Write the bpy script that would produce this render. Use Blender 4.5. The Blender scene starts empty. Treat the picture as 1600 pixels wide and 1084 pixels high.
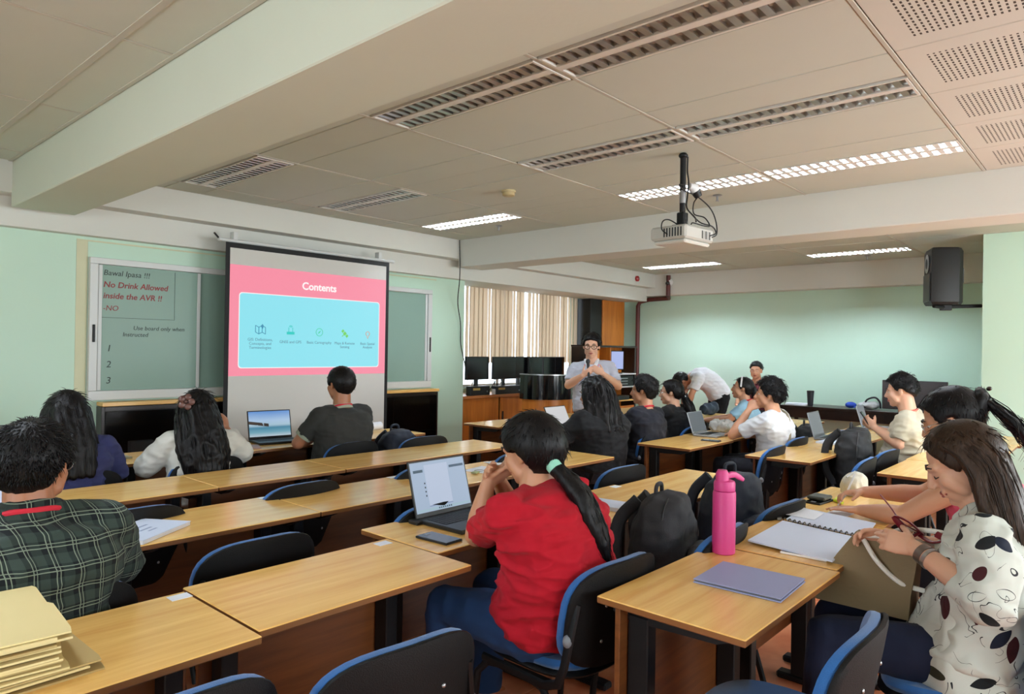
import bpy, bmesh, math, random
import numpy as np
from mathutils import Vector as V, Matrix, Euler, noise

sc = bpy.context.scene
COL = sc.collection
PI = math.pi
R = math.radians
random.seed(7)

# ------------------------------------------------------------------ camera
F_PX = 1084.7
yaw, pitch, roll = R(41.817), R(0.16), R(0.944)
cam_d = bpy.data.cameras.new('camera')
cam = bpy.data.objects.new('camera', cam_d); COL.objects.link(cam)
cam_d.sensor_width = 36.0
cam_d.lens = F_PX / 1600 * 36
cam_d.clip_start = 0.05
fw = V((math.cos(yaw) * math.cos(pitch), math.sin(yaw) * math.cos(pitch), math.sin(pitch)))
rt0 = V((math.sin(yaw), -math.cos(yaw), 0)); up0 = rt0.cross(fw)
rt = rt0 * math.cos(roll) + up0 * math.sin(roll)
up = -rt0 * math.sin(roll) + up0 * math.cos(roll)
cam.matrix_world = Matrix(((rt.x, up.x, -fw.x, 0), (rt.y, up.y, -fw.y, 0), (rt.z, up.z, -fw.z, 1.5), (0, 0, 0, 1)))
sc.camera = cam

# ------------------------------------------------------------------ world, exposure, added fill light
w = bpy.data.worlds.new('sky'); sc.world = w; w.use_nodes = True
w.node_tree.nodes['Background'].inputs[0].default_value = (0.80, 0.90, 1.0, 1)
w.node_tree.nodes['Background'].inputs[1].default_value = 4.0
vs = sc.view_settings
vs.view_transform = 'Standard'; vs.look = 'None'; vs.gamma = 1; vs.use_curve_mapping = False
vs.exposure = 0.42
sc.cycles.use_denoising = True
sc.cycles.max_bounces = 7; sc.cycles.diffuse_bounces = 4; sc.cycles.glossy_bounces = 3
sc.cycles.transmission_bounces = 4; sc.cycles.transparent_max_bounces = 6
sc.cycles.sample_clamp_indirect = 6
sc.cycles.caustics_reflective = False; sc.cycles.caustics_refractive = False

TUBE_POWER = 150.0
def area(name, loc, rot, sx, sy, power, col):
    l = bpy.data.lights.new(name, 'AREA'); l.shape = 'RECTANGLE'; l.size = sx; l.size_y = sy
    l.energy = power; l.color = col
    o = bpy.data.objects.new(name, l); COL.objects.link(o); o.location = loc; o.rotation_euler = rot
    return o
# added fill lights at invented window openings, right of and behind the camera
FILL = (0.93, 0.97, 1.0)
area('fill_light', (1.0, -3.07, 1.55), (R(-90), 0, PI), 3.2, 1.3, 45, FILL)
area('fill_light', (5.6, -3.07, 1.55), (R(-90), 0, PI), 3.2, 1.3, 150, FILL)
area('fill_light', (-3.07, 1.6, 1.55), (0, R(-90), 0), 1.3, 3.6, 30, FILL)

# ------------------------------------------------------------------ helpers
def s2l(c):
    return tuple(((v / 255) / 12.92 if v / 255 <= .04045 else ((v / 255 + .055) / 1.055) ** 2.4) for v in c) + (1,)

def nodes_of(m):
    return m.node_tree.nodes, m.node_tree.links

def mat(name, rgb, rough=.5, metal=0, spec=.5, var=0, vscale=8, bump=0, bscale=40, stretch=(1, 1, 1), emit=0, coat=0, sheen=0):
    m = bpy.data.materials.new(name); m.use_nodes = True
    N, L = nodes_of(m); b = N['Principled BSDF']
    c = s2l(rgb)
    b.inputs['Base Color'].default_value = c
    b.inputs['Roughness'].default_value = rough
    b.inputs['Metallic'].default_value = metal
    b.inputs['Specular IOR Level'].default_value = spec
    b.inputs['Coat Weight'].default_value = coat
    b.inputs['Sheen Weight'].default_value = sheen
    if emit:
        b.inputs['Emission Color'].default_value = c; b.inputs['Emission Strength'].default_value = emit
    if var or bump:
        tc = N.new('ShaderNodeTexCoord'); mp = N.new('ShaderNodeMapping'); mp.inputs['Scale'].default_value = stretch
        L.new(tc.outputs['Object'], mp.inputs['Vector'])
    if var:
        n = N.new('ShaderNodeTexNoise'); n.inputs['Scale'].default_value = vscale; n.inputs['Detail'].default_value = 5
        L.new(mp.outputs[0], n.inputs['Vector'])
        r = N.new('ShaderNodeMapRange'); r.inputs[3].default_value = 1 - var; r.inputs[4].default_value = 1 + var
        L.new(n.outputs['Fac'], r.inputs[0])
        x = N.new('ShaderNodeVectorMath'); x.operation = 'SCALE'; x.inputs[0].default_value = c[:3]
        L.new(r.outputs[0], x.inputs['Scale']); L.new(x.outputs[0], b.inputs['Base Color'])
    if bump:
        n2 = N.new('ShaderNodeTexNoise'); n2.inputs['Scale'].default_value = bscale; n2.inputs['Detail'].default_value = 6
        L.new(mp.outputs[0], n2.inputs['Vector'])
        bp = N.new('ShaderNodeBump'); bp.inputs['Strength'].default_value = bump; bp.inputs['Distance'].default_value = .01
        L.new(n2.outputs['Fac'], bp.inputs['Height']); L.new(bp.outputs[0], b.inputs['Normal'])
    return m

def wood(name, c1, c2, rough=.3, scale=(2.2, 26, 26), coat=.0, axis='X'):
    m = bpy.data.materials.new(name); m.use_nodes = True
    N, L = nodes_of(m); b = N['Principled BSDF']
    tc = N.new('ShaderNodeTexCoord'); mp = N.new('ShaderNodeMapping')
    mp.inputs['Scale'].default_value = scale
    L.new(tc.outputs['Object'], mp.inputs['Vector'])
    oi = N.new('ShaderNodeObjectInfo'); ad = N.new('ShaderNodeVectorMath'); ad.operation = 'ADD'
    ml = N.new('ShaderNodeVectorMath'); ml.operation = 'SCALE'; ml.inputs[0].default_value = (17, 31, 13)
    L.new(oi.outputs['Random'], ml.inputs['Scale']); L.new(mp.outputs[0], ad.inputs[0]); L.new(ml.outputs[0], ad.inputs[1])
    n = N.new('ShaderNodeTexNoise'); n.inputs['Scale'].default_value = 1; n.inputs['Detail'].default_value = 7
    n.inputs['Roughness'].default_value = .6; n.inputs['Distortion'].default_value = .5
    L.new(ad.outputs[0], n.inputs['Vector'])
    cr = N.new('ShaderNodeValToRGB'); cr.color_ramp.elements[0].position = .32; cr.color_ramp.elements[1].position = .66
    cr.color_ramp.elements[0].color = s2l(c1); cr.color_ramp.elements[1].color = s2l(c2)
    L.new(n.outputs['Fac'], cr.inputs[0]); L.new(cr.outputs[0], b.inputs['Base Color'])
    b.inputs['Roughness'].default_value = rough; b.inputs['Coat Weight'].default_value = coat; b.inputs['Coat Roughness'].default_value = .2
    bp = N.new('ShaderNodeBump'); bp.inputs['Strength'].default_value = .04; bp.inputs['Distance'].default_value = .002
    L.new(n.outputs['Fac'], bp.inputs['Height']); L.new(bp.outputs[0], b.inputs['Normal'])
    return m

class MB:
    """collects shapes for ONE mesh"""
    def __init__(s):
        s.v = []; s.f = []; s.m = []; s.mi = 0
    def add(s, vs_, fs):
        o = len(s.v); s.v += [tuple(p) for p in vs_]
        for f in fs:
            s.f.append(tuple(i + o for i in f)); s.m.append(s.mi)
        return s
    def box(s, x0, y0, z0, x1, y1, z1):
        return s.add([(x0,y0,z0),(x1,y0,z0),(x1,y1,z0),(x0,y1,z0),(x0,y0,z1),(x1,y0,z1),(x1,y1,z1),(x0,y1,z1)],
                     [(0,3,2,1),(4,5,6,7),(0,1,5,4),(1,2,6,5),(2,3,7,6),(3,0,4,7)])
    def cbox(s, x0, y0, z0, x1, y1, z1, c=.004, M=None):
        lo = (x0, y0, z0); hi = (x1, y1, z1); vs_ = []; idx = {}
        for i in (0, 1):
            for j in (0, 1):
                for k in (0, 1):
                    p = [hi[0] if i else lo[0], hi[1] if j else lo[1], hi[2] if k else lo[2]]
                    sg = [-1 if i else 1, -1 if j else 1, -1 if k else 1]
                    for a in range(3):      # vertex on the face of axis a
                        q = list(p)
                        for b in range(3):
                            if b != a: q[b] += sg[b] * c
                        idx[(i, j, k, a)] = len(vs_); vs_.append(q)
        fs = []
        for a in range(3):
            b, d = (a + 1) % 3, (a + 2) % 3
            for sd in (0, 1):
                loop = []
                for u, w_ in ((0,0),(1,0),(1,1),(0,1)):
                    key = [0,0,0]; key[a] = sd; key[b] = u; key[d] = w_
                    loop.append(idx[(*key, a)])
                fs.append(tuple(loop) if sd else tuple(reversed(loop)))
            for u in (0, 1):                # edges parallel to axis a
                for w_ in (0, 1):
                    k0 = [0,0,0]; k0[b] = u; k0[d] = w_; k1 = list(k0); k1[a] = 1
                    q = (idx[(*k0, b)], idx[(*k1, b)], idx[(*k1, d)], idx[(*k0, d)])
                    fs.append(q if (u != w_) else tuple(reversed(q)))
        for i in (0, 1):
            for j in (0, 1):
                for k in (0, 1):
                    q = (idx[(i,j,k,0)], idx[(i,j,k,1)], idx[(i,j,k,2)])
                    fs.append(q if (i + j + k) % 2 else tuple(reversed(q)))
        if M is not None: vs_ = [M @ V(p) for p in vs_]
        return s.add(vs_, fs)
    def loft(s, rings, cap=True, closed=True):
        n = len(rings[0]); vs_ = [p for r in rings for p in r]; fs = []
        for a in range(len(rings) - 1):
            for i in range(n if closed else n - 1):
                j = (i + 1) % n
                fs.append((a*n+i, a*n+j, (a+1)*n+j, (a+1)*n+i))
        if cap and closed:
            fs.append(tuple(reversed(range(n)))); fs.append(tuple(range((len(rings)-1)*n, len(rings)*n)))
        return s.add(vs_, fs)
    def tube(s, pts, r, n=8, cap=True, flat=1.0):
        pts = [V(p) for p in pts]; rs = r if isinstance(r, (list, tuple)) else [r] * len(pts)
        rings = []; ref = None
        for i, p in enumerate(pts):
            t = (pts[min(i+1, len(pts)-1)] - pts[max(i-1, 0)])
            if t.length < 1e-9: t = V((0,0,1))
            t.normalize()
            if ref is None:
                ref = V((0,0,1)) if abs(t.z) < .9 else V((0,1,0))
            x = t.cross(ref)
            if x.length < 1e-6: x = t.cross(V((1,0,0)))
            x.normalize(); y = x.cross(t); ref = y
            rings.append([p + x * (math.cos(2*PI*k/n) * rs[i]) + y * (math.sin(2*PI*k/n) * rs[i] * flat) for k in range(n)])
        return s.loft(rings, cap)
    def cyl(s, p0, p1, r0, r1=None, n=16):
        return s.tube([p0, p1], [r0, r1 if r1 is not None else r0], n)
    def lathe(s, prof, n=24, c=(0, 0, 0)):
        rings = [[(c[0] + r * math.cos(2*PI*k/n), c[1] + r * math.sin(2*PI*k/n), c[2] + z) for k in range(n)] for r, z in prof]
        return s.loft(rings)
    def ell(s, c, r, M=None, nu=20, nv=12):
        c = V(c); M = M or Matrix.Identity(3)
        rings = []
        for j in range(nv + 1):
            ph = -PI/2 + PI * (j + .0) / nv
            if j == 0: ph += .12
            if j == nv: ph -= .12
            rings.append([c + M @ V((r[0]*math.cos(ph)*math.cos(2*PI*i/nu), r[1]*math.cos(ph)*math.sin(2*PI*i/nu), r[2]*math.sin(ph))) for i in range(nu)])
        return s.loft(rings)
    def cap(s, p0, r0, p1, r1, n=14):
        """capsule with two radii"""
        p0, p1 = V(p0), V(p1); d = p1 - p0; L_ = d.length
        if L_ < 1e-6: return s.ell(p0, (r0, r0, r0))
        d.normalize(); pts = []; rs = []
        for a in (-80, -50, -25, 0): pts.append(p0 + d * (r0 * math.sin(R(a)))); rs.append(r0 * math.cos(R(a)))
        for a in (0, 25, 50, 80): pts.append(p1 + d * (r1 * math.sin(R(a)))); rs.append(r1 * math.cos(R(a)))
        return s.tube(pts, rs, n)
    def panel(s, outline, z0, z1):
        """prism of a 2D outline (counter-clockwise) between z0 and z1"""
        n = len(outline)
        return s.loft([[(x, y, z0) for x, y in outline], [(x, y, z1) for x, y in outline]])
    def xf(s, M):
        s.v = [tuple(M @ V(p)) for p in s.v]; return s
    def mesh(s, name, mats, smooth=35):
        me = bpy.data.meshes.new(name); me.from_pydata(s.v, [], s.f)
        mats = mats if isinstance(mats, (list, tuple)) else [mats]
        for m in mats: me.materials.append(m)
        if len(mats) > 1: me.polygons.foreach_set('material_index', s.m)
        if smooth:
            me.shade_smooth(); me.set_sharp_from_angle(angle=R(smooth))
        me.update()
        return me
    def build(s, name, mats, parent=None, loc=None, rot=None, smooth=35):
        return link(name, s.mesh(name, mats, smooth), parent, loc, rot)

def cat_rom(pts, n):
    pts = [V(p) for p in pts]; P_ = [pts[0]*2 - pts[1]] + pts + [pts[-1]*2 - pts[-2]]; out = []
    m_ = len(pts) - 1
    for k in range(n):
        t = k / (n - 1) * m_; i = min(int(t), m_ - 1); u = t - i
        a, b, c, d = P_[i], P_[i+1], P_[i+2], P_[i+3]
        out.append(.5 * ((2*b) + (c - a)*u + (2*a - 5*b + 4*c - d)*u*u + (3*b - a - 3*c + d)*u*u*u))
    return out
def link(name, me, parent=None, loc=None, rot=None):
    o = bpy.data.objects.new(name, me); COL.objects.link(o)
    if parent is not None: o.parent = parent
    if loc is not None: o.location = loc
    if rot is not None: o.rotation_euler = rot
    return o
def tag(o, label=None, cat=None, group=None, kind=None):
    if label: o['label'] = label
    if cat: o['category'] = cat
    if group: o['group'] = group
    if kind: o['kind'] = kind
    return o
def empty(name, loc, rz=0, label=None, cat=None, group=None):
    o = bpy.data.objects.new(name, None); COL.objects.link(o); o.empty_display_size = .1
    o.location = loc; o.rotation_euler = (0, 0, rz)
    return tag(o, label, cat, group)
def copy_tree(o, loc=None, rz=None, label=None, group=None, parent=None):
    c = o.copy(); COL.objects.link(c)
    if parent is not None: c.parent = parent
    if loc is not None: c.location = loc
    if rz is not None: c.rotation_euler = (0, 0, rz)
    if label: c['label'] = label
    if group: c['group'] = group
    for ch in list(o.children): copy_tree(ch, parent=c)
    return c
def struct(name, mb, m, smooth=35, parent=None, loc=None):
    o = mb.build(name, m, parent, loc, smooth=smooth)
    if parent is None: o['kind'] = 'structure'
    return o
def text(body, size, m, parent, M, name='lettering', extrude=.0006, shear=0, align='CENTER', bold=0, space=1.0):
    cu = bpy.data.curves.new('lettering', 'FONT'); cu.body = body; cu.size = size; cu.extrude = extrude
    cu.align_x = align; cu.align_y = 'CENTER'; cu.shear = shear; cu.offset = bold; cu.resolution_u = 3; cu.space_line = space
    o = bpy.data.objects.new('tmp_text', cu); COL.objects.link(o)
    dg = bpy.context.evaluated_depsgraph_get()
    me = bpy.data.meshes.new_from_object(o.evaluated_get(dg)); bpy.data.objects.remove(o); bpy.data.curves.remove(cu)
    me.materials.clear(); me.materials.append(m)
    t = link(name, me, parent); t.matrix_local = M
    return t

# ------------------------------------------------------------------ room materials
M = {}
def plaster(name, rgb, grime=.05, rough=.75):
    m = mat(name, rgb, rough, var=grime, vscale=1.3, bump=.06, bscale=60, spec=.3)
    return m
M['green'] = plaster('green wall paint', (200, 228, 208), .045, .5)
M['white_beam'] = plaster('white beam paint', (220, 220, 212), .04)
M['cream_beam'] = plaster('off white beam paint', (212, 218, 202), .05)
M['tile'] = mat('ceiling board', (204, 208, 196), .85, var=.03, vscale=3, bump=.05, bscale=220, spec=.2)
M['tee'] = mat('ceiling tee bar', (196, 192, 178), .5)
M['gap'] = mat('dark gap', (60, 52, 44), .9)

def perforated():
    m = bpy.data.materials.new('perforated ceiling board'); m.use_nodes = True
    N, L = nodes_of(m); b = N['Principled BSDF']; b.inputs['Roughness'].default_value = .85
    tc = N.new('ShaderNodeTexCoord'); sp = N.new('ShaderNodeSeparateXYZ'); L.new(tc.outputs['Object'], sp.inputs[0])
    def mth(op, a, b_=None):
        x = N.new('ShaderNodeMath'); x.operation = op
        for i, q in enumerate((a, b_)):
            if q is None: continue
            if isinstance(q, (int, float)): x.inputs[i].default_value = q
            else: L.new(q, x.inputs[i])
        return x.outputs[0]
    def stripe(ch, period, duty):
        return mth('LESS_THAN', mth('FRACT', mth('MULTIPLY', mth('ADD', ch, 50.0), 1 / period)), duty)
    sl = mth('MULTIPLY', stripe(sp.outputs[0], .032, .62), stripe(sp.outputs[1], .022, .36))
    inx = mth('LESS_THAN', mth('ABSOLUTE', sp.outputs[0]), .20); iny = mth('LESS_THAN', mth('ABSOLUTE', sp.outputs[1]), .50)
    msk = mth('MULTIPLY', mth('MULTIPLY', inx, iny), sl)
    mx = N.new('ShaderNodeMix'); mx.data_type = 'RGBA'
    mx.inputs[6].default_value = s2l((210, 208, 196)); mx.inputs[7].default_value = s2l((70, 62, 52))
    L.new(msk, mx.inputs[0]); L.new(mx.outputs[2], b.inputs['Base Color'])
    bp = N.new('ShaderNodeBump'); bp.invert = True; bp.inputs['Strength'].default_value = .6; bp.inputs['Distance'].default_value = .004
    L.new(msk, bp.inputs['Height']); L.new(bp.outputs[0], b.inputs['Normal'])
    return m
M['perf'] = perforated()

def floor_mat():
    m = bpy.data.materials.new('terracotta vinyl floor'); m.use_nodes = True
    N, L = nodes_of(m); b = N['Principled BSDF']; b.inputs['Roughness'].default_value = .22
    tc = N.new('ShaderNodeTexCoord')
    n = N.new('ShaderNodeTexNoise'); n.inputs['Scale'].default_value = 5; n.inputs['Detail'].default_value = 8; L.new(tc.outputs['Object'], n.inputs[0])
    n3 = N.new('ShaderNodeTexNoise'); n3.inputs['Scale'].default_value = .8; n3.inputs['Detail'].default_value = 3; L.new(tc.outputs['Object'], n3.inputs[0])
    cr = N.new('ShaderNodeValToRGB'); cr.color_ramp.elements[0].color = s2l((176, 90, 56)); cr.color_ramp.elements[1].color = s2l((216, 140, 100))
    cr.color_ramp.elements[0].position = .3; cr.color_ramp.elements[1].position = .7
    L.new(n.outputs['Fac'], cr.inputs[0])
    mr = N.new('ShaderNodeMapRange'); mr.inputs[3].default_value = .15; mr.inputs[4].default_value = .42
    L.new(n3.outputs['Fac'], mr.inputs[0]); L.new(mr.outputs[0], b.inputs['Roughness'])
    L.new(cr.outputs[0], b.inputs['Base Color'])
    bp = N.new('ShaderNodeBump'); bp.inputs['Strength'].default_value = .05; bp.inputs['Distance'].default_value = .01
    L.new(n.outputs['Fac'], bp.inputs['Height']); L.new(bp.outputs[0], b.inputs['Normal'])
    return m
M['floor'] = floor_mat()

# ------------------------------------------------------------------ shell of the room
ZC = 2.77; YW = 6.2; XF = 10.38; YN = 6.82; YR = -2.9; XB = -2.9
fl = struct('floor', MB().box(XB, YR, -.1, XF + .02, YN + .02, -.004), mat('floor screed', (120, 70, 50), .8))
FT = {}
def floor_tile(x, y, sx, sy):
    k = (round(sx, 3), round(sy, 3))
    if k not in FT: FT[k] = MB().cbox(0, 0, -.004, sx - .003, sy - .003, 0, .0012).mesh('vinyl_sheet', M['floor'])
    link('vinyl_sheet', FT[k], fl, (x, y, 0))
nx = 7; ny = 6
for i in range(nx):
    for j in range(ny):
        floor_tile(XB + i * (XF - XB) / nx, YR + j * (YN - YR) / ny, (XF - XB) / nx, (YN - YR) / ny)

struct('wall_left', MB().box(XB, YW, 0, 6.03, YW + .62, 2.36), M['green'])
struct('wall_far', MB().box(XF, YR, 0, XF + .12, YN + .1, 2.93), M['green'])
struct('wall_pillar', MB().box(8.62, YR, 0, XF - .001, 1.17, ZC), M['green'])
# wall behind the blinds with the window opening 6.5..9.1 x 0.95..2.42
wb = MB(); wb.box(6.03, YN, 0, 6.5, YN + .14, 2.62); wb.box(9.1, YN, 0, XF, YN + .14, 2.62)
wb.box(6.5, YN, 0, 9.1, YN + .14, .95); wb.box(6.5, YN, 2.42, 9.1, YN + .14, 2.62)
struct('wall_window', wb, M['green'])
# right wall with two openings invented for the fill lights, back wall with one (both outside the photograph)
wr = MB()
wr.box(XB, YR - .14, 0, 8.62, YR, .9); wr.box(XB, YR - .14, 2.2, 8.62, YR, 2.9)
for a, b_ in ((XB, -.6), (2.6, 4.0), (7.2, 8.62)): wr.box(a, YR - .14, .9, b_, YR, 2.2)
struct('wall_right', wr, M['green'])
wk = MB()
wk.box(XB - .14, YR, 0, XB, YW, .9); wk.box(XB - .14, YR, 2.2, XB, YW, 2.9)
for a, b_ in ((YR, -.2), (3.4, YW)): wk.box(XB - .14, a, .9, XB, b_, 2.2)
struct('wall_back', wk, M['green'])

# beams
struct('beam_left', MB().cbox(1.29, YR, 2.45, 1.69, 5.95, ZC + .05, .006), M['cream_beam'])
struct('beam_far', MB().cbox(5.68, YR, 2.455, 6.08, 5.95, ZC + .05, .006), M['white_beam'])
mb = MB(); mb.cbox(XB, 5.93, 2.55, 10.17, 6.3, ZC + .05, .004)
mb.cbox(XB, 6.10, 2.335, 10.2, 6.7, 2.56, .004)
struct('beam_wall', mb, M['white_beam'])
mb = MB(); mb.cbox(10.17, 1.1, 2.42, XF + .02, 6.6, ZC + .05, .004); struct('beam_end', mb, M['white_beam'])
struct('trim_recess', MB().box(6.03, 6.7, 2.5, XF, YN + .14, 2.62), M['white_beam'])

# ceiling: one board above, the tiles and tee bars are its parts
cl = struct('ceiling', MB().box(XB, YR, ZC + .10, XF + .1, 6.4, ZC + .16), mat('ceiling void', (120, 112, 100), .9))
TM = {}
def tile(x0, x1, y0, y1, m='tile'):
    k = (round(x1 - x0, 3), round(y1 - y0, 3), m)
    if k not in TM:
        a, b_ = (x1 - x0) / 2 - .0035, (y1 - y0) / 2 - .0125
        TM[k] = MB().cbox(-a, -b_, 0, a, b_, .012, .003).mesh('ceiling_tile', M[m])
    link('ceiling_tile' if m == 'tile' else 'perforated_tile', TM[k], cl, ((x0 + x1) / 2, (y0 + y1) / 2, ZC + random.uniform(0, .0025)))
YL = [.77, 1.965, 3.17, 4.38, 5.6, 5.93]
XL = [2.0, 2.31, 2.61, 3.22, 3.53, 3.85, 4.47, 4.76, 5.05, 5.68]
LAMP = {(2.31, 2.61): (0, 1, 3), (3.53, 3.85): (0, 1, 3), (4.76, 5.05): (0, 1, 3)}
for i in range(len(XL) - 1):
    for j in range(5):
        if j in LAMP.get((XL[i], XL[i+1]), ()): continue
        tile(XL[i], XL[i+1], YL[j], YL[j+1])
for j in range(5): tile(1.69, 2.0, YL[j], YL[j+1])
YP = [-2.9, -2.85, -1.65, -.44, .77]
XP = [1.69, 2.0, 2.61, 3.22, 3.85, 4.47, 5.05, 5.68]
for i in range(len(XP) - 1):
    for j in range(1, 4): tile(XP[i], XP[i+1], YP[j], YP[j+1], 'perf' if i else 'tile')
for xa, xb in ((-2.6, -1.99), (-1.99, -1.38), (-1.38, -.78), (-.78, -.17), (-.17, .44), (.44, 1.05), (1.05, 1.29)):
    for j in range(3): tile(xa, xb, YP[j+1], YP[j+2])
    for j in range(5): tile(xa, xb, YL[j], YL[j+1], 'perf' if (j == 3 + 1 - 0 and xa < 1.0) else 'tile')
XG = [6.08, 6.7, 7.31, 7.92, 8.53, 9.13, 9.44, 10.17]
for i in range(len(XG) - 1):
    for j in range(5):
        if XG[i] == 9.13 and j in (1, 3): continue
        tile(XG[i], XG[i+1], YL[j], YL[j+1])
    if XG[i] < 8.6:
        for j in range(3): tile(XG[i], min(XG[i+1], 8.62), YP[j+1], YP[j+2])
def tee(x0, y0, x1, y1, wd=.012):
    a = MB()
    if abs(x1 - x0) > abs(y1 - y0): a.cbox(0, -wd/2, -.001, x1 - x0, wd/2, .008, .001)
    else: a.cbox(-wd/2, 0, -.003, wd/2, y1 - y0, .004, .001)
    a.build('tee_bar', M['tee'], cl, (x0, y0, ZC))
for y in YL[:-1]: tee(1.69, y, 5.68, y, .017)
for y in YL[1:-1]: tee(6.08, y, 10.17, y, .017)
for y in YL[:-1]: tee(-2.9, y, 1.29, y, .017)
tee(1.05, -2.9, 1.05, 5.93, .03)
tee(.44, -2.9, .44, 5.93, .006)
tee(1.275, -2.9, 1.275, 5.93, .022); tee(1.705, -2.9, 1.705, 5.93, .01)

# ------------------------------------------------------------------ louvred ceiling lights
M['lamp_white'] = mat('lamp frame white enamel', (226, 222, 212), .35)
M['reflector'] = mat('brushed aluminium reflector', (205, 203, 198), .28, metal=.9)
M['tube_on'] = mat('lit fluorescent tube', (226, 240, 255), .5, emit=TUBE_POWER)
M['tube_boost'] = mat('boosted fluorescent tube', (226, 240, 255), .5, emit=TUBE_POWER * 2.6)  # far tubes boosted above the others to brighten the far wall
M['tube_off'] = mat('unlit fluorescent tube', (225, 225, 220), .4)
M['lamp_in_lit'] = mat('brightened lamp inside', (232, 232, 228), .4)  # brighter stand-in for the aluminium, makes lit lights look fuller
def lamp_proto(on, wdt, ln, tube='tube_on'):
    root = empty('ceiling_light', (0, 0, 0))
    a = MB(); h = .075; t = .012
    a.box(-wdt/2, -ln/2, -.004, wdt/2, -ln/2 + t, h); a.box(-wdt/2, ln/2 - t, -.004, wdt/2, ln/2, h)
    a.box(-wdt/2, -ln/2 + t, -.004, -wdt/2 + t, ln/2 - t, h); a.box(wdt/2 - t, -ln/2 + t, -.004, wdt/2, ln/2 - t, h)
    a.box(-.022, -ln/2 + t, -.004, .022, ln/2 - t, .03)
    a.box(-wdt/2, -ln/2, h, wdt/2, ln/2, h + .006)
    a.build('frame', M['lamp_white'], root)
    cx = (wdt/2 - t + .022) / 2; hw = (wdt/2 - t - .022) / 2
    for s in (-1, 1):
        r_ = MB(); n = 8
        prof = [(s*cx + hw * math.cos(PI - PI*k/n), .008 + .055 * math.sin(PI*k/n)) for k in range(n + 1)]
        prof2 = [(x, z + .003) for x, z in reversed(prof)]
        o2 = prof + prof2
        r_.loft([[(x, -ln/2 + t, z) for x, z in o2], [(x, ln/2 - t, z) for x, z in o2]])
        r_.build('reflector', M['lamp_in_lit'] if on else M['reflector'], root)
        MB().cyl((s*cx, -ln/2 + t + .005, .042), (s*cx, ln/2 - t - .005, .042), .0125, n=10).build('tube', M[tube if on else 'tube_off'], root)
        b_ = MB(); b_.add([(-hw, -.016, 0), (hw, -.016, 0), (hw, .016, 0), (-hw, .016, 0), (-hw, -.002, .034), (0, -.002, .018), (hw, -.002, .034), (hw, .002, .034), (0, .002, .018), (-hw, .002, .034)],
                          [(0, 1, 6, 5, 4), (3, 9, 8, 7, 2), (0, 3, 2, 1), (4, 5, 8, 9), (5, 6, 7, 8), (0, 4, 9, 3), (1, 2, 7, 6)])
        me = b_.mesh('louvre_blade', M['lamp_in_lit'] if on else M['reflector'], 0)
        nb = 18
        for k in range(nb):
            link('louvre_blade', me, root, (s*cx, -ln/2 + t + (k + .7) * (ln - 2*t) / (nb + .4), 0))
    return root
LP_ON = lamp_proto(True, .275, 1.17); LP_OFF = lamp_proto(False, .275, 1.17); LP_BOOST = lamp_proto(True, .275, 1.17, 'tube_boost')
lights = [
 (LP_OFF, 2.46, 0, 'unlit ceiling light nearest the camera, cut by the top edge of the photo'),
 (LP_OFF, 2.46, 1, 'unlit ceiling light just left of the nearest one, end to end with it'),
 (LP_OFF, 2.46, 3, 'short-looking unlit ceiling light far left beside the big slanting beam'),
 (LP_OFF, 3.69, 0, 'unlit ceiling light in the middle row, right of the projector pole'),
 (LP_OFF, 3.69, 1, 'unlit ceiling light in the middle row, just above the projector pole'),
 (LP_OFF, 3.69, 3, 'small dark ceiling light between two others near the board wall'),
 (LP_ON, 4.905, 0, 'lit ceiling light right of the projector, longest bright strip'),
 (LP_ON, 4.905, 1, 'lit ceiling light directly behind the projector pole'),
 (LP_ON, 4.905, 3, 'lit ceiling light near the corner above the screen'),
 (LP_BOOST, 9.285, 1, 'lit ceiling light far right beyond the cross beam, next to the speaker'),
 (LP_BOOST, 9.285, 3, 'small lit ceiling light beyond the cross beam, left, near the fire bell'),
]
used = set()
for pr, x, j, lab in lights:
    y = (YL[j] + YL[j+1]) / 2
    if pr.name not in used:
        used.add(pr.name); o = pr; o.location = (x, y, ZC)
    else: o = copy_tree(pr, (x, y, ZC))
    tag(o, lab, 'light', 'louvred twin tube ceiling lights')
for k, (x, y, lab) in enumerate(((4.905, -1.05, 'added unseen fill lamp behind the camera on the right'), (7.2, -1.05, 'added unseen fill lamp far right'), (.1, 2.6, 'added unseen fill lamp left of the big beam'), (.1, 4.2, 'lit ceiling light left of the big beam near the board wall, out of view'), (6.5, -.2, 'added unseen fill lamp beyond the cross beam, outside the right edge'))):  # extra lit fittings added out of view to brighten tables and far bay
    o = copy_tree(LP_ON, (x, y, ZC - .086)); tag(o, lab, 'light', 'louvred twin tube ceiling lights')
# ------------------------------------------------------------------ furniture materials
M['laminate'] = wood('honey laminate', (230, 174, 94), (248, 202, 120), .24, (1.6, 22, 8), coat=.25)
M['edge'] = mat('shaded table edge band', (132, 84, 42), .4, var=.1, vscale=10)  # shaded look of the table edges is put into this brown
M['panel'] = wood('shaded honey laminate panel', (98, 56, 28), (126, 76, 38), .35, (2.0, 10, 26))  # shade below the tabletops is mixed into this dark tone
M['blackmetal'] = mat('black powder coated steel', (14, 15, 17), .45, spec=.35)
M['blackplastic'] = mat('black chair plastic', (9, 9, 10), .6, spec=.25, bump=.25, bscale=350)
M['blue'] = mat('blue chair upholstery', (30, 94, 160), .85, var=.12, vscale=60, bump=.3, bscale=500, sheen=.3)
M['greycap'] = mat('grey plastic joint', (120, 124, 130), .45)
M['white_pl'] = mat('white plastic', (230, 230, 228), .4)
M['paper'] = mat('white paper', (232, 236, 244), .7)
M['black'] = mat('matt black', (12, 12, 13), .55)
M['glossblack'] = mat('gloss black', (8, 9, 12), .12, coat=.5)
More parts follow.
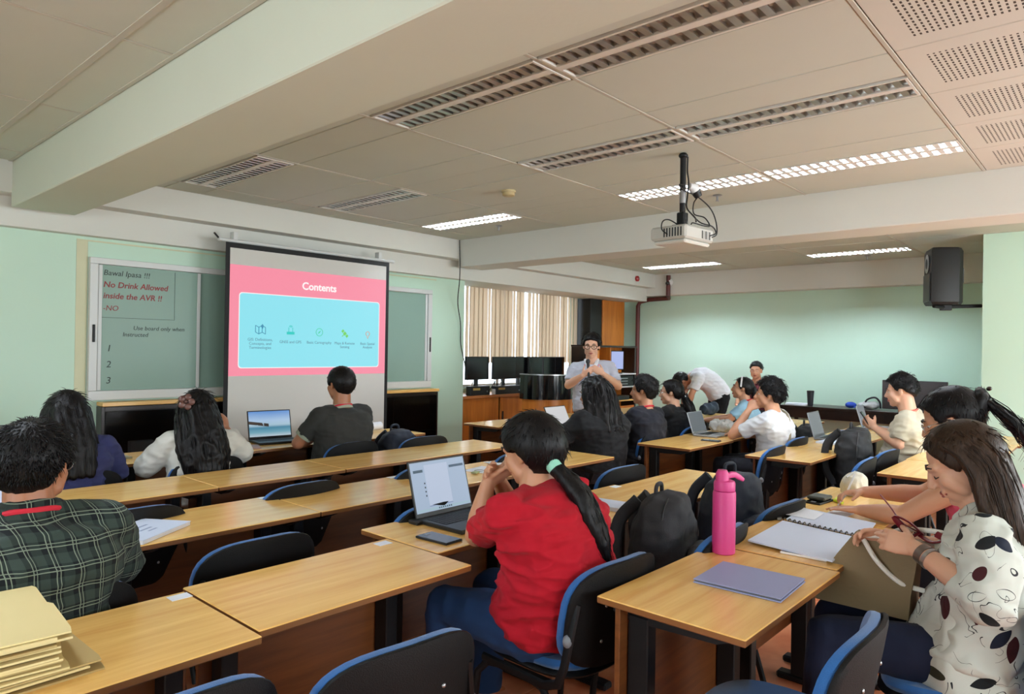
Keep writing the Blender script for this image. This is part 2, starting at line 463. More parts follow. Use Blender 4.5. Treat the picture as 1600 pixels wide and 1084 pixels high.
M['darkgrey'] = mat('dark grey plastic', (44, 46, 50), .4)
M['screenoff'] = mat('unlit monitor panel', (8, 9, 11), .16)
M['steel'] = mat('satin steel', (170, 172, 175), .3, metal=.9)
M['silver'] = mat('silver laptop shell', (176, 180, 186), .35, metal=.6)
M['keys'] = mat('black keys', (20, 21, 24), .5)

# ------------------------------------------------------------------ tables
TW, TD, TH = .785, .47, .75
def table_proto():
    root = empty('seminar_table', (0, 0, 0))
    a = MB(); a.mi = 0; a.cbox(-TW/2, -TD/2, TH - .022, TW/2, TD/2, TH, .003); 
    a.m = [0] * len(a.m)
    # upper face laminate, the rest shaded edge band
    for i, f in enumerate(a.f):
        zs = [a.v[k][2] for k in f]
        if min(zs) < TH - .0035: a.m[i] = 1
    a.build('tabletop', [M['laminate'], M['edge']], root)
    for s in (-1, 1):
        x = s * (TW/2 - .085)
        MB().cbox(x - .026, TD/2 - .145, .03, x + .026, TD/2 - .075, TH - .05, .004).build('leg', M['blackmetal'], root)
        b = MB(); y0, y1 = -TD/2 + .04, TD/2 - .02; zt = TH - .0225
        b.loft([[(x - .022, y0, zt), (x - .022, y1, zt), (x - .022, y1, zt - .035), (x - .022, y1 - .06, zt - .05), (x - .022, y0 + .07, zt - .04), (x - .022, y0, zt - .012)],
                [(x + .022, y0, zt), (x + .022, y1, zt), (x + .022, y1, zt - .035), (x + .022, y1 - .06, zt - .05), (x + .022, y0 + .07, zt - .04), (x + .022, y0, zt - .012)]])
        b.build('bracket', M['blackmetal'], root, smooth=0)
        MB().cbox(x - .03, -TD/2 + .02, 0.0, x + .03, TD/2 - .01, .032, .008).build('foot', M['blackmetal'], root)
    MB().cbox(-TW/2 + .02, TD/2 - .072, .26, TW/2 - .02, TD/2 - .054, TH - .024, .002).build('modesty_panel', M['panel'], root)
    return root
tp = table_proto()
# (x0, y0) of each table; rows run along X, the room looks towards +Y
TABLES = [
 # front left block, nearest row
 (.13, 1.665, 'table with the stack of brown envelopes, lower left'),
 (.925, 1.70, 'empty table in the nearest row with a small white sticker seam on its left'),
 (1.72, 1.885, 'table under the laptop of the woman in the red shirt'),
 (2.505, 1.69, 'table with a paper block, just right of the woman in red'),
 (3.285, 1.66, 'empty table behind the pink bottle, right end of the nearest row'),
 # second row
 (.19, 2.70, 'table in front of the man in the plaid shirt'),
 (.985, 2.725, 'table with the white spiral booklet'),
 (1.775, 2.725, 'empty table in the second row, right of the booklet table'),
 (2.57, 2.735, 'table behind the red woman\'s open laptop in the second row'),
 (3.36, 2.72, 'table with loose papers and a key ring at the right end of the second row'),
 # third row
 (.12, 3.57, 'table hidden behind the head of the plaid shirt man, third row'),
 (.91, 3.56, 'empty table behind the woman in navy, left in the third row'),
 (1.70, 3.565, 'empty table behind the woman with the flower clip, third row'),
 (2.495, 3.57, 'empty table directly behind the man in the charcoal shirt'),
 (3.275, 3.57, 'empty table at the right end of the third row with a small hole'),
 # row at the screen
 (.10, 4.62, 'table of the woman in navy at the far left front'),
 (.89, 4.63, 'table with a brown folder between the two long haired women'),
 (1.68, 4.63, 'table with the phone and laptop cable, under the writing woman'),
 (2.465, 4.64, 'table with the open laptop showing a beach, at the projection screen'),
 (3.26, 4.62, 'table with the paper roll beside the dark cabinet'),
 # right of the near aisle side, the two women's row
 (1.765, .745, 'nearest table with the pink bottle and lilac tablet'),
 (2.565, .76, 'table with the open spiral notebook in front of the blouse woman'),
 (3.365, .80, 'table with wallet and white pouch, where the woman in pink writes'),
 # beyond the aisle
 (4.86, .74, 'table edge showing behind the face of the blouse woman'),
 (5.66, .75, 'second table of the row behind the two women at right'),
 (6.46, .72, 'third table of the row behind the two women at right'),
 (7.26, .70, 'table near the pillar behind the claw clip, far right'),
 (4.955, 1.65, 'empty table left of the beige shirt man\'s laptop'),
 (5.755, 1.69, 'table with laptop and notebook under the beige shirt man'),
 (6.55, 1.69, 'table with the second grey laptop beside the beige shirt man'),
 (7.345, 1.69, 'table with the laptop just right of the held phone'),
 (4.92, 2.54, 'table with silver laptop and phone, left of the white T-shirt man'),
 (5.715, 2.56, 'table under the elbow of the man in the white T-shirt'),
 (6.51, 2.55, 'empty pale table right of the white T-shirt man'),
 (7.305, 2.55, 'last empty table before the black ledge'),
 (4.87, 3.56, 'table with the tilted white laptop of the long haired person'),
 (5.67, 3.56, 'table before the two people in black, beyond the aisle'),
 (6.47, 3.56, 'table with papers and plastic bag behind the silver laptop'),
 (7.27, 3.56, 'table under the woman with the headband'),
 (4.87, 4.52, 'leftmost table of the back row before the wooden cabinets'),
 (5.67, 4.50, 'second table of the back row, behind the white laptop'),
 (6.47, 4.52, 'back row table between presenter and people in black'),
 (7.27, 4.50, 'back row table near the bending man'),
]
for i, (x, y, lab) in enumerate(TABLES):
    o = tp if i == 0 else copy_tree(tp)
    o.location = (x + TW/2, y + TD/2, 0)
    tag(o, lab, 'table', 'honey topped seminar tables')

# stickers on the tables (tiny white inventory labels)
for x, y, lb in ((.885, 2.095, 'white sticker at the seam of the two nearest tables'), (1.655, 2.125, 'white sticker on the nearest row, left of the red woman'), (1.74, 3.165, 'white sticker at a seam of the second row'), (3.245, 2.12, 'white sticker at the seam right of the red woman'), (1.02, 3.16, 'white sticker beside the booklet'), (2.53, 3.17, 'white sticker behind the open laptop of the red woman')):
    o = MB().cbox(-.03, -.022, 0, .03, .022, .0015, .0004).build('table_sticker', M['paper'], loc=(x, y, TH))
    tag(o, lb, 'sticker', 'white table stickers')

# ------------------------------------------------------------------ chairs
def superell(a, b, n=36, p=3.2):
    return [(a * math.copysign(abs(math.cos(t)) ** (2/p), math.cos(t)), b * math.copysign(abs(math.sin(t)) ** (2/p), math.sin(t))) for t in [2*PI*k/n for k in range(n)]]
def bentpad(mb, w_, h, t0, t1, cx=0, edge=.008, curve=.05, z0=.64, lean=.16, y0=-.19):
    """upright pad, curved round the sitter; thickness from t0 to t1 along its own depth"""
    out = superell(w_, h)
    def P(u, v, t):
        return (cx + u, y0 - curve * (1 - (u / .23) ** 2) + t - lean * v, z0 + v)
    rings = []
    for sc_, t in ((0.0, t0), (.5, t0), (.9, t0), (1 - edge/w_*.3, t0 + edge*.35), (1, (t0+t1)/2), (1 - edge/w_*.3, t1 - edge*.35), (.9, t1), (.5, t1), (0.0, t1)):
        s_ = max(sc_, .02)
        rings.append([P(u * s_, v * s_, t) for u, v in out])
    mb.loft(rings)
def seatpad(mb, w_, d, z0, z1, y0=0.02):
    out = superell(w_, d); rings = []
    for s_, z, dr in ((.02, z0, 1), (.6, z0, 1), (.96, z0, 1), (1, (z0+z1)/2, 1), (.96, z1, 1), (.6, z1, .6), (.02, z1, .5)):
        rings.append([(u * s_, y0 + v * s_, z + .012 * (abs(u * s_) / w_) ** 2 - (.018 * max(0, (v * s_) / d) ** 2)) for u, v in out])
    mb.loft(rings)
def chair_proto():
    root = empty('stacking_chair', (0, 0, 0))
    a = MB(); seatpad(a, .225, .215, .425, .445); a.build('seat_shell', M['blackplastic'], root, smooth=50)
    a = MB(); seatpad(a, .215, .205, .446, .478); a.build('seat', M['blue'], root, smooth=60)
    a = MB(); bentpad(a, .235, .175, -.016, .002); a.build('back_shell', M['blackplastic'], root, smooth=50)
    a = MB(); bentpad(a, .233, .173, .0025, .032); a.build('backrest', M['blue'], root, smooth=60)
    for s in (-1, 1):
        pts = [(s*.205, -.215, .70), (s*.222, -.205, .60), (s*.232, -.19, .50), (s*.232, -.165, .44), (s*.225, -.10, .412), (s*.222, .05, .412), (s*.222, .19, .412)]
        MB().tube(pts, .011, 8, flat=1.5).build('side_frame', M['blackmetal'], root)
        MB().tube([(s*.215, .10, .41), (s*.222, .17, .40), (s*.235, .205, .36), (s*.25, .24, .0)], .011, 8, flat=1.3).build('leg', M['blackmetal'], root)
        MB().tube([(s*.215, -.02, .41), (s*.222, -.09, .40), (s*.235, -.14, .36), (s*.25, -.27, .0)], .011, 8, flat=1.3).build('leg', M['blackmetal'], root)
        MB().ell((s*.226, -.2, .585), (.02, .017, .022), nu=12, nv=8).build('joint_cap', M['greycap'], root)
    for x, z in ((-.1, .68), (.1, .68), (-.1, .56), (.1, .56)):
        y = -.19 - .05 * (1 - (x/.23)**2) - .016 - .16 * (z - .64)
        MB().ell((x, y, z), (.006, .004, .006), nu=8, nv=6).build('screw', M['steel'], root)
    return root
chp = chair_proto()
CHAIRS = [ # x, y, rotation degrees, label
 (.60, 1.635, -4, 'blue and black chair cut by the bottom edge, below the seam of the nearest tables'),
 (1.08, 1.50, -5, 'large black chair back in the foreground left of the red woman'),
 (1.99, 1.50, -3, 'blue chair under the woman in the red T-shirt'),
 (2.62, 1.42, 3, 'chair carrying the grey backpack'),
 (3.30, 1.43, -4, 'chair carrying the navy backpack with the zip'),
 (.60, 2.47, 0, 'chair of the man in the plaid shirt'),
 (1.27, 2.56, 0, 'empty black backed chair behind the nearest row, left'),
 (2.10, 2.56, 3, 'empty chair whose blue rim shows left of the red woman\'s laptop'),
 (2.95, 2.50, 0, 'empty chair hidden behind the red woman\'s head'),
 (3.60, 2.50, -4, 'empty chair whose blue rim shows below the long haired person'),
 (1.12, 3.34, 0, 'empty chair with a thin rim behind the white booklet'),
 (1.92, 3.34, 2, 'empty chair whose arc shows above the middle of the second row'),
 (2.72, 3.32, 0, 'empty chair with its rim just above the open laptop'),
 (3.55, 3.32, 0, 'empty chair behind the loose papers, third row right'),
 (1.22, 4.40, 0, 'chair of the woman in the navy top'),
 (1.94, 4.43, 0, 'chair of the woman with the flower hair clip'),
 (3.00, 4.43, 0, 'chair of the man in the charcoal shirt'),
 (3.62, 4.33, -6, 'chair carrying the navy bag beside the paper roll'),
 (1.93, .74, 3, 'bright blue chair in the right foreground, seat and back cut by the frame'),
 (2.64, .40, 8, 'black chair under the woman in the patterned blouse'),
 (3.60, .42, 0, 'chair of the woman in pink'),
 (5.05, 1.55, 3, 'left of the two chairs before the black backpack'),
 (5.64, 1.55, -4, 'right of the two chairs, under the black backpack'),
 (6.50, 1.36, 0, 'chair of the man in the beige T-shirt'),
 (5.15, 2.20, 4, 'chair with a blue rim left of the white T-shirt man'),
 (5.86, 2.28, 0, 'chair of the man in the white T-shirt'),
 (6.82, 2.20, -10, 'chair with dark bag behind the beige man\'s laptop'),
 (4.84, 3.42, 0, 'chair of the long haired person in black'),
 (5.40, 3.34, 0, 'chair of the short haired man in black'),
 (6.02, 3.28, 0, 'chair of the woman with the tied ponytail'),
 (7.16, 3.10, 0, 'chair of the woman with the white headband'),
 (5.3, .40, 0, 'chair at the row behind the two women, near the beige man'),
 (6.9, .36, 0, 'blue rimmed chair at the right edge behind the long brown hair'),
]
for i, (x, y, a, lab) in enumerate(CHAIRS):
    o = chp if i == 0 else copy_tree(chp)
    o.location = (x, y, 0); o.rotation_euler = (0, 0, R(a)); tag(o, lab, 'chair', 'blue padded stacking chairs')

# ------------------------------------------------------------------ board on the left wall, cabinets under it
M['alu'] = mat('white aluminium frame', (214, 216, 214), .4)
M['boardglass'] = mat('green tinted board glass', (146, 173, 160), .3, spec=.12, var=.05, vscale=2)
M['yellowed'] = mat('yellowed paint strip', (214, 212, 178), .7, var=.06, vscale=6)
M['marker_red'] = mat('red marker ink', (150, 60, 62), .6); M['marker_black'] = mat('black marker ink', (48, 60, 58), .6)
brd = empty('sliding_board', (0, YW, 0), 0, 'wide green glass sliding writing board in a white aluminium frame behind the screen', 'board')
BX0, BX1, BZ0, BZ1 = 1.86, 5.46, 1.035, 2.175
f = MB()
f.cbox(BX0, -.05, BZ0, BX1, -.001, BZ0 + .075, .003); f.cbox(BX0, -.05, BZ1 - .05, BX1, -.001, BZ1, .003)
f.cbox(BX0, -.05, BZ0 + .076, BX0 + .06, -.001, BZ1 - .051, .003); f.cbox(BX1 - .06, -.05, BZ0 + .076, BX1, -.001, BZ1 - .051, .003)
f.build('frame', M['alu'], brd)
for a, b_, y in ((BX0 + .065, 2.74, -.028), (2.70, 3.9, -.018), (3.88, 5.395, -.028)):
    p_ = MB().box(a, y, BZ0 + .08, b_, y + .006, BZ1 - .055).build('board_panel', M['boardglass'], brd)
    for xx in (a, b_ - .028): MB().cbox(xx, y - .008, BZ0 + .078, xx + .028, y + .001, BZ1 - .054, .002).build('stile', M['alu'], p_)
MB().cbox(BX0 + .022, -.062, 1.50, BX0 + .04, -.05, 1.64, .003).build('handle', M['black'], brd)
MB().cbox(BX1 - .04, -.062, 1.45, BX1 - .022, -.05, 1.62, .003).build('handle', M['black'], brd)
RX = Matrix.Rotation(PI/2, 4, 'X')
def wall_text(body, x, z, size, m, par, y=-.0295, align='LEFT', shear=.15, rot=0, bold=0, sx=1, space=1.0):
    return text(body, size, m, par, Matrix.Translation((x, y, z)) @ RX @ Matrix.Rotation(rot, 4, 'Z') @ Matrix.Scale(sx, 4, (1, 0, 0)), shear=shear, align=align, bold=bold, space=space)
wall_text('Bawal Ipasa !!!', BX0 + .10, 2.06, .062, M['marker_black'], brd)
wall_text('No Drink Allowed', BX0 + .10, 1.965, .066, M['marker_red'], brd, bold=.001)
wall_text('inside the AVR !!', BX0 + .10, 1.875, .066, M['marker_red'], brd, bold=.001)
wall_text('-NO', BX0 + .10, 1.775, .06, M['marker_red'], brd)
wall_text('Use board only when', BX0 + .33, 1.62, .048, M['marker_black'], brd)
wall_text('Instructed', BX0 + .25, 1.565, .048, M['marker_black'], brd)
for t_, z in (('1', 1.45), ('2', 1.32), ('3', 1.19)): wall_text(t_, BX0 + .13, z, .075, M['marker_black'], brd)
MB().tube([(BX0 + .07, -.0295, 1.70), (BX0 + .66, -.0295, 1.70), (BX0 + .66, -.0295, 2.11)], .0016, 6).build('pen_line', M['marker_black'], brd)
tag(MB().cbox(1.775, -.004, 1.0, 1.855, 0, 2.30, .001).build('wall_strip', M['yellowed'], loc=(0, YW, 0)), 'yellowed vertical paint strip left of the green board', 'paint strip')
tag(MB().cbox(1.775, -.004, 2.30, 5.56, 0, 2.312, .001).build('wall_strip', M['yellowed'], loc=(0, YW, 0)), 'pale thin strip along the top of the green board', 'paint strip')

M['darkcab'] = wood('dark cabinet veneer', (20, 12, 9), (40, 24, 16), .3, (9, 9, 1.6))
M['darkglass'] = mat('dark cabinet glass', (10, 9, 9), .1, spec=.4); M['darkglass'].node_tree.nodes['Principled BSDF'].inputs['Alpha'].default_value = .55
def low_cabinet(x0, x1, lab):
    r_ = empty('glass_cabinet', ((x0 + x1)/2, 6.0, 0), 0, lab, 'cabinet', 'dark cabinets under the board')
    W_ = (x1 - x0) / 2 - .002; a = MB()
    a.cbox(-W_, .07, .0, -W_ + .025, .19, .985, .002); a.cbox(W_ - .025, .07, .0, W_, .19, .985, .002)
    a.box(-W_ + .026, .18, .05, W_ - .026, .19, .98); a.cbox(-W_ + .026, .07, .05, W_ - .026, .179, .08, .002)
    a.cbox(-W_ + .026, .07, .95, W_ - .026, .179, .984, .002)
    a.build('body', M['darkcab'], r_)
    MB().cbox(-W_ + .027, .075, .52, W_ - .027, .178, .54, .002).build('shelf', M['darkcab'], r_)
    for s in (-1, 1):
        d = MB().cbox(min(s*.003, s*(W_ - .03)), 0.060, .085, max(s*.003, s*(W_ - .03)), 0.066, .945, .001).build('glass_door', M['darkglass'], r_)
        MB().cyl((s*.03, .042, .55), (s*.03, .059, .55), .008, n=10).build('knob', M['steel'], d)
    MB().cbox(-W_ + .001, .045, .99, W_ - .001, .19, 1.022, .003).build('wooden_top', M['laminate'], r_)
    return r_
for k, (a, b_, l) in enumerate(((1.93, 3.05, 'dark glass cabinet under the left end of the green board'), (3.05, 4.18, 'dark glass cabinet hidden behind the projection screen'), (4.18, 5.50, 'dark glass cabinet between the screen and the corner'))):
    low_cabinet(a, b_, l)
for k, (a, b_) in enumerate(((2.1, .25), (2.45, .3), (2.7, .18))):
    o = MB().cbox(-.09, -.04, 0, .09, .04, b_ * .6, .004).build('box_file', M['paper'], loc=(a + .15, 6.12, .541))
    tag(o, ('leftmost pale box file inside the dark cabinet', 'tallest pale box file inside the dark cabinet', 'lowest pale box file inside the dark cabinet, by the flower clip')[k], 'box file', 'box files in the left dark cabinet')

# ------------------------------------------------------------------ projection screen
M['scr_black'] = mat('black screen border', (16, 16, 18), .7)
M['scr_fab'] = mat('screen fabric', (212, 210, 204), .8, bump=.05, bscale=30)
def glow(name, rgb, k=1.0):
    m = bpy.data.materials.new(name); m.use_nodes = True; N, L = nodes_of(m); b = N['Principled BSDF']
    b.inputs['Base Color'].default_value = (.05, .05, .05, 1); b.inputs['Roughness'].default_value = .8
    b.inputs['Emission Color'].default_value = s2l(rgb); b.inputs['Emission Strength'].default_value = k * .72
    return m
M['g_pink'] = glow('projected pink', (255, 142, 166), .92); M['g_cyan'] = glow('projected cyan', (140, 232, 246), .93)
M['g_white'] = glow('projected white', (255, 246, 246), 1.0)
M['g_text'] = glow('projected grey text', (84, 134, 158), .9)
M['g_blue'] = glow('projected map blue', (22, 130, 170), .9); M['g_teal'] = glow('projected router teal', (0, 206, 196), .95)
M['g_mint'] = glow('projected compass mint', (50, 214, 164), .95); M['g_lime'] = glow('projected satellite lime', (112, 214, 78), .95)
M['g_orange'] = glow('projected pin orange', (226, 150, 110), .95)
SX0, SX1, SZ1 = 2.86, 4.625, 2.43
scr = empty('projection_screen', (-.055, 5.84, -.045), 0, 'pull down projection screen with black borders showing a pink and blue Contents slide', 'screen')
MB().cyl((SX0 - .05, .03, SZ1 + .02), (SX1 + .08, .03, SZ1 + .02), .016, n=16).build('roller', M['alu'], scr)
MB().cbox(SX0, -.001, .50, SX1, .001, SZ1, .0005).build('border', M['scr_black'], scr)
MB().box(SX0 + .04, -.0025, .55, SX1 - .04, -.0012, SZ1 - .045).build('fabric', M['scr_fab'], scr)
MB().cyl((SX0 - .01, 0, .49), (SX1 + .01, 0, .49), .014, n=12).build('bottom_bar', M['black'], scr)
for xx in (SX0 + .1, SX1 - .1): MB().cbox(xx - .02, .02, SZ1 + .02, xx + .02, .0905, SZ1 + .10, .003).build('hanger', M['alu'], scr)
MB().tube([(SX0 - .05, .03, SZ1 + .03), (SX0 - .09, .03, SZ1 + .07)], .008, 6).build('hook', M['black'], scr)
# the slide: a keystoned picture
def quad(name, pts, y, m, par):
    a = MB(); a.add([(x, y, z) for x, z in pts] + [(x, y + .0006, z) for x, z in pts], [(0, 1, 2, 3)[::1], (7, 6, 5, 4), (0, 4, 5, 1), (1, 5, 6, 2), (2, 6, 7, 3), (3, 7, 4, 0)])
    return a.build(name, m, par, smooth=0)
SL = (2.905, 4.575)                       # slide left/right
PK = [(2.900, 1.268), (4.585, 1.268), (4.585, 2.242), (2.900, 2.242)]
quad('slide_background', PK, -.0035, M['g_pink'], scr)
def rrect(x0, z0, x1, z1, r, n=6):
    o = []
    for cx, cz, a0 in ((x1 - r, z1 - r, 0), (x0 + r, z1 - r, 90), (x0 + r, z0 + r, 180), (x1 - r, z0 + r, 270)):
        for k in range(n + 1): o.append((cx + r * math.cos(R(a0 + 90*k/n)), cz + r * math.sin(R(a0 + 90*k/n))))
    return o
def flat_shape(name, outline, y, m, par, th=.0006):
    a = MB(); a.loft([[(x, y + th, z) for x, z in outline], [(x, y, z) for x, z in outline]])
    return a.build(name, m, par, smooth=0)
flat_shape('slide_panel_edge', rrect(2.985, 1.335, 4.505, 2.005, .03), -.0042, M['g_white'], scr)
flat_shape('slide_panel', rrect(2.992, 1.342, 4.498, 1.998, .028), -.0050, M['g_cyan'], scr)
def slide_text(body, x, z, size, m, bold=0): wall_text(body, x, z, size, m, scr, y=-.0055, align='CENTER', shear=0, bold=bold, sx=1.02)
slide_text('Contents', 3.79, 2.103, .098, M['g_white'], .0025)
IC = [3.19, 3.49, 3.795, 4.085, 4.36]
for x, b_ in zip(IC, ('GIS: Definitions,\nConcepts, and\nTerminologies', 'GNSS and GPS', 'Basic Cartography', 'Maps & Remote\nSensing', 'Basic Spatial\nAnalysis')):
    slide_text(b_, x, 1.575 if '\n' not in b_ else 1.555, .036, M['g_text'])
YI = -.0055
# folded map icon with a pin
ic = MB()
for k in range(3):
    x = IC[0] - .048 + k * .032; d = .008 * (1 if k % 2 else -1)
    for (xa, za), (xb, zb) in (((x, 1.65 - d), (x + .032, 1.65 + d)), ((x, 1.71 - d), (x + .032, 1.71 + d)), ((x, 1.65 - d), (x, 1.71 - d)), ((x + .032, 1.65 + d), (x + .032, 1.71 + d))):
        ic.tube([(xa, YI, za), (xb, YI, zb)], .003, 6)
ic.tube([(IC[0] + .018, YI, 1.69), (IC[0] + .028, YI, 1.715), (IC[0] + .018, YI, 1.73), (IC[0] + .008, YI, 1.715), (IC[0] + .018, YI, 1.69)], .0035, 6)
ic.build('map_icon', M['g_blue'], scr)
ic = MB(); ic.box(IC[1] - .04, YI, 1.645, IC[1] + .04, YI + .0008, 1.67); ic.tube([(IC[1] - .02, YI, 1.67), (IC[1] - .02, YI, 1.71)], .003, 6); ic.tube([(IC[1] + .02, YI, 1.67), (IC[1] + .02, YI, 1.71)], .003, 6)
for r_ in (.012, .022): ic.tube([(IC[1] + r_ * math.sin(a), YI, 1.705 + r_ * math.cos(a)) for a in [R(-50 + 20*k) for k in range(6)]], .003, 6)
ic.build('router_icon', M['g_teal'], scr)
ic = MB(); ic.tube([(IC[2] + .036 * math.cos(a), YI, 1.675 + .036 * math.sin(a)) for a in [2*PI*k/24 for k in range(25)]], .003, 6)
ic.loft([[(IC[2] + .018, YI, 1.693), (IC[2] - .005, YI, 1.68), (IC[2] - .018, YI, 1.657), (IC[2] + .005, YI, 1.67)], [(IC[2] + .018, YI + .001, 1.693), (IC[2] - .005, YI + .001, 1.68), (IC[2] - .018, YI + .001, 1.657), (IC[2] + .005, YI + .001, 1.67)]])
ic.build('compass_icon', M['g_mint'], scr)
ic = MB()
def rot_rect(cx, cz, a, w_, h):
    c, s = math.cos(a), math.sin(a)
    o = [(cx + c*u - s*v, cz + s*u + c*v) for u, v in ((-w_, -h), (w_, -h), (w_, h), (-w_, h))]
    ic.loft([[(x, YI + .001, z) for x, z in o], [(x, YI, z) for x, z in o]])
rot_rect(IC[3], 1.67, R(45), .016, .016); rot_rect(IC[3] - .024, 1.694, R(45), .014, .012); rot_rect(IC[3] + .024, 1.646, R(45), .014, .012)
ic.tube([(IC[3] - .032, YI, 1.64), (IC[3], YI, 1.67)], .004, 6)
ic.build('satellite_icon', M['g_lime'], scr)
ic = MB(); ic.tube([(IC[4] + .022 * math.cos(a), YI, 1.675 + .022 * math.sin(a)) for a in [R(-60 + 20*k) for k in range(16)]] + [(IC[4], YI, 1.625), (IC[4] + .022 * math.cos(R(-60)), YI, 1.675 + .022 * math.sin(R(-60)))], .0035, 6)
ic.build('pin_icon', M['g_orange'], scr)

# ------------------------------------------------------------------ windows, blinds, counter, monitors
win = empty('window_1', (0, YN, 0)); win['kind'] = 'structure'
fr = MB()
for a, b_ in ((6.5, 6.55), (7.32, 7.38), (8.2, 8.26), (9.05, 9.1)): fr.cbox(a, .03, .951, b_, .08, 2.419, .003)
fr.cbox(6.551, .03, .951, 9.049, .08, 1.0, .003); fr.cbox(6.551, .03, 2.37, 9.049, .08, 2.419, .003)
fr.build('window_frame', M['alu'], win)
gm = bpy.data.materials.new('window glass'); gm.use_nodes = True
N, L = nodes_of(gm); tr = N.new('ShaderNodeBsdfTransparent'); gs = N.new('ShaderNodeBsdfGlossy'); gs.inputs['Roughness'].default_value = .02; mg = N.new('ShaderNodeMixShader'); mg.inputs[0].default_value = .06
L.new(tr.outputs[0], mg.inputs[1]); L.new(gs.outputs[0], mg.inputs[2]); L.new(mg.outputs[0], N['Material Output'].inputs[0])
for a, b_ in ((6.55, 7.32), (7.38, 8.2), (8.26, 9.05)): MB().box(a, .05, 1.0, b_, .054, 2.37).build('pane', gm, win)
M['slat'] = mat('beige blind fabric', (208, 192, 170), .8)
N, L = nodes_of(M['slat']); b = N['Principled BSDF']
tl = N.new('ShaderNodeBsdfTranslucent'); tl.inputs[0].default_value = s2l((226, 213, 196)); ms = N.new('ShaderNodeMixShader'); ms.inputs[0].default_value = .45
L.new(b.outputs[0], ms.inputs[1]); L.new(tl.outputs[0], ms.inputs[2]); L.new(ms.outputs[0], N['Material Output'].inputs[0])
def blind(x0, x1, n, lab, seed):
    r_ = empty('vertical_blind', ((x0 + x1)/2, 6.735, 0), 0, lab, 'blind', 'vertical window blinds')
    MB().cbox(-(x1-x0)/2, -.02, 2.44, (x1-x0)/2, .02, 2.495, .003).build('head_rail', M['alu'], r_)
    rnd = random.Random(seed); me = None
    st = (x1 - x0) / n
    for k in range(n):
        if me is None:
            a = MB(); m_ = 5; top = []; 
            ring = [(-.058 + .116*i/m_, .012 * math.sin(PI*i/m_), 0) for i in range(m_+1)]
            ring2 = [(x, y - .0012, 0) for x, y, z in reversed(ring)]
            a.loft([[(x, y, 1.30) for x, y, _ in ring + ring2], [(x, y, 2.44) for x, y, _ in ring + ring2]])
            me = a.mesh('slat', M['slat'], 40)
        ang = R(rnd.uniform(2, 15)) if rnd.random() > .14 else R(24)
        s_ = link('slat', me, r_, (-(x1-x0)/2 + (k + .5) * st, 0, 0)); s_.rotation_euler = (0, 0, ang)
    return r_
blind(6.56, 7.78, 14, 'left beige vertical blind above the monitors', 1)
blind(7.86, 9.10, 14, 'right beige vertical blind beside the presenter', 2)

M['orange_wood'] = wood('orange oak veneer', (176, 98, 30), (206, 126, 48), .35, (14, 14, 1.2))
ct = empty('low_counter', (0, 0, 0), 0, 'long orange wood counter with sliding doors under the window blinds', 'counter')
MB().cbox(6.035, 6.30, .855, 8.60, 6.80, .89, .003).build('worktop', wood('counter top', (170, 104, 56), (196, 130, 76), .3), ct)
a = MB(); a.box(6.035, 6.36, .0, 8.6, 6.80, .08); a.box(6.035, 6.35, .08, 6.06, 6.80, .854); a.box(8.575, 6.35, .08, 8.6, 6.8, .854); a.box(6.06, 6.78, .08, 8.575, 6.8, .854)
a.build('body', M['darkcab'], ct)
for k, (a_, b_) in enumerate(((6.062, 6.83), (6.86, 7.60), (7.63, 8.10), (8.13, 8.57))):
    d = MB().cbox(a_, 6.33, .085, b_, 6.348, .85, .003).build('sliding_door', M['orange_wood'], ct)
    MB().cbox(a_ + .05 - .02, 6.322, .50, a_ + .05 + .012, 6.3295, .66, .003).build('recessed_handle', M['black'], d)
def monitor(x, y, wd, rz, lab):
    r_ = empty('monitor', (x, y, .89), rz, lab, 'monitor', 'switched off monitors on the counter')
    MB().cbox(-wd/2, -.02, .19, wd/2, .012, .50, .006).build('casing', M['black'], r_)
    MB().box(-wd/2 + .012, -.0225, .205, wd/2 - .012, -.0205, .487).build('screen', M['screenoff'], r_)
    MB().cbox(-.03, -.005, .012, .03, .03, .20, .004).build('stand', M['darkgrey'], r_)
    MB().cbox(-.11, -.09, .0005, .11, .09, .012, .004).build('base', M['darkgrey'], r_)
mons = [(6.62, 6.55, .44, 'monitor at the left end of the counter, half behind the wall edge'), (7.10, 6.50, .49, 'second and widest monitor from the wall edge'), (7.55, 6.62, .40, 'third monitor from the left, partly behind the second'),
        (7.84, 6.56, .31, 'fourth monitor, above the black lectern front'), (8.16, 6.56, .30, 'fifth monitor, above the lectern\'s right half'), (8.44, 6.58, .26, 'last monitor, beside the presenter\'s sleeve')]
for x, y, wd, l in mons: monitor(x, y, wd, R(random.uniform(-3, 3)), l)
M['ups'] = mat('black equipment case', (18, 19, 22), .35)
for x, wd, h, l in ((6.46, .36, .12, 'black equipment case left on the counter beside the wall edge'), (7.02, .52, .11, 'long black player on the counter left of the lectern')):
    r_ = empty('equipment_case', (x, 6.385, .89), 0, l, 'equipment')
    MB().cbox(-wd/2, -.07, .001, wd/2, .02, h, .006).build('case', M['ups'], r_)
    MB().cbox(-wd/2 + .04, -.074, h*.55, -wd/2 + .17, -.0705, h*.8, .001).build('badge', mat('gold badge', (190, 160, 90), .4), r_)
    MB().cyl((wd/2 - .06, -.078, h*.4), (wd/2 - .06, -.0705, h*.4), .012, n=12).build('dial', M['steel'], r_)
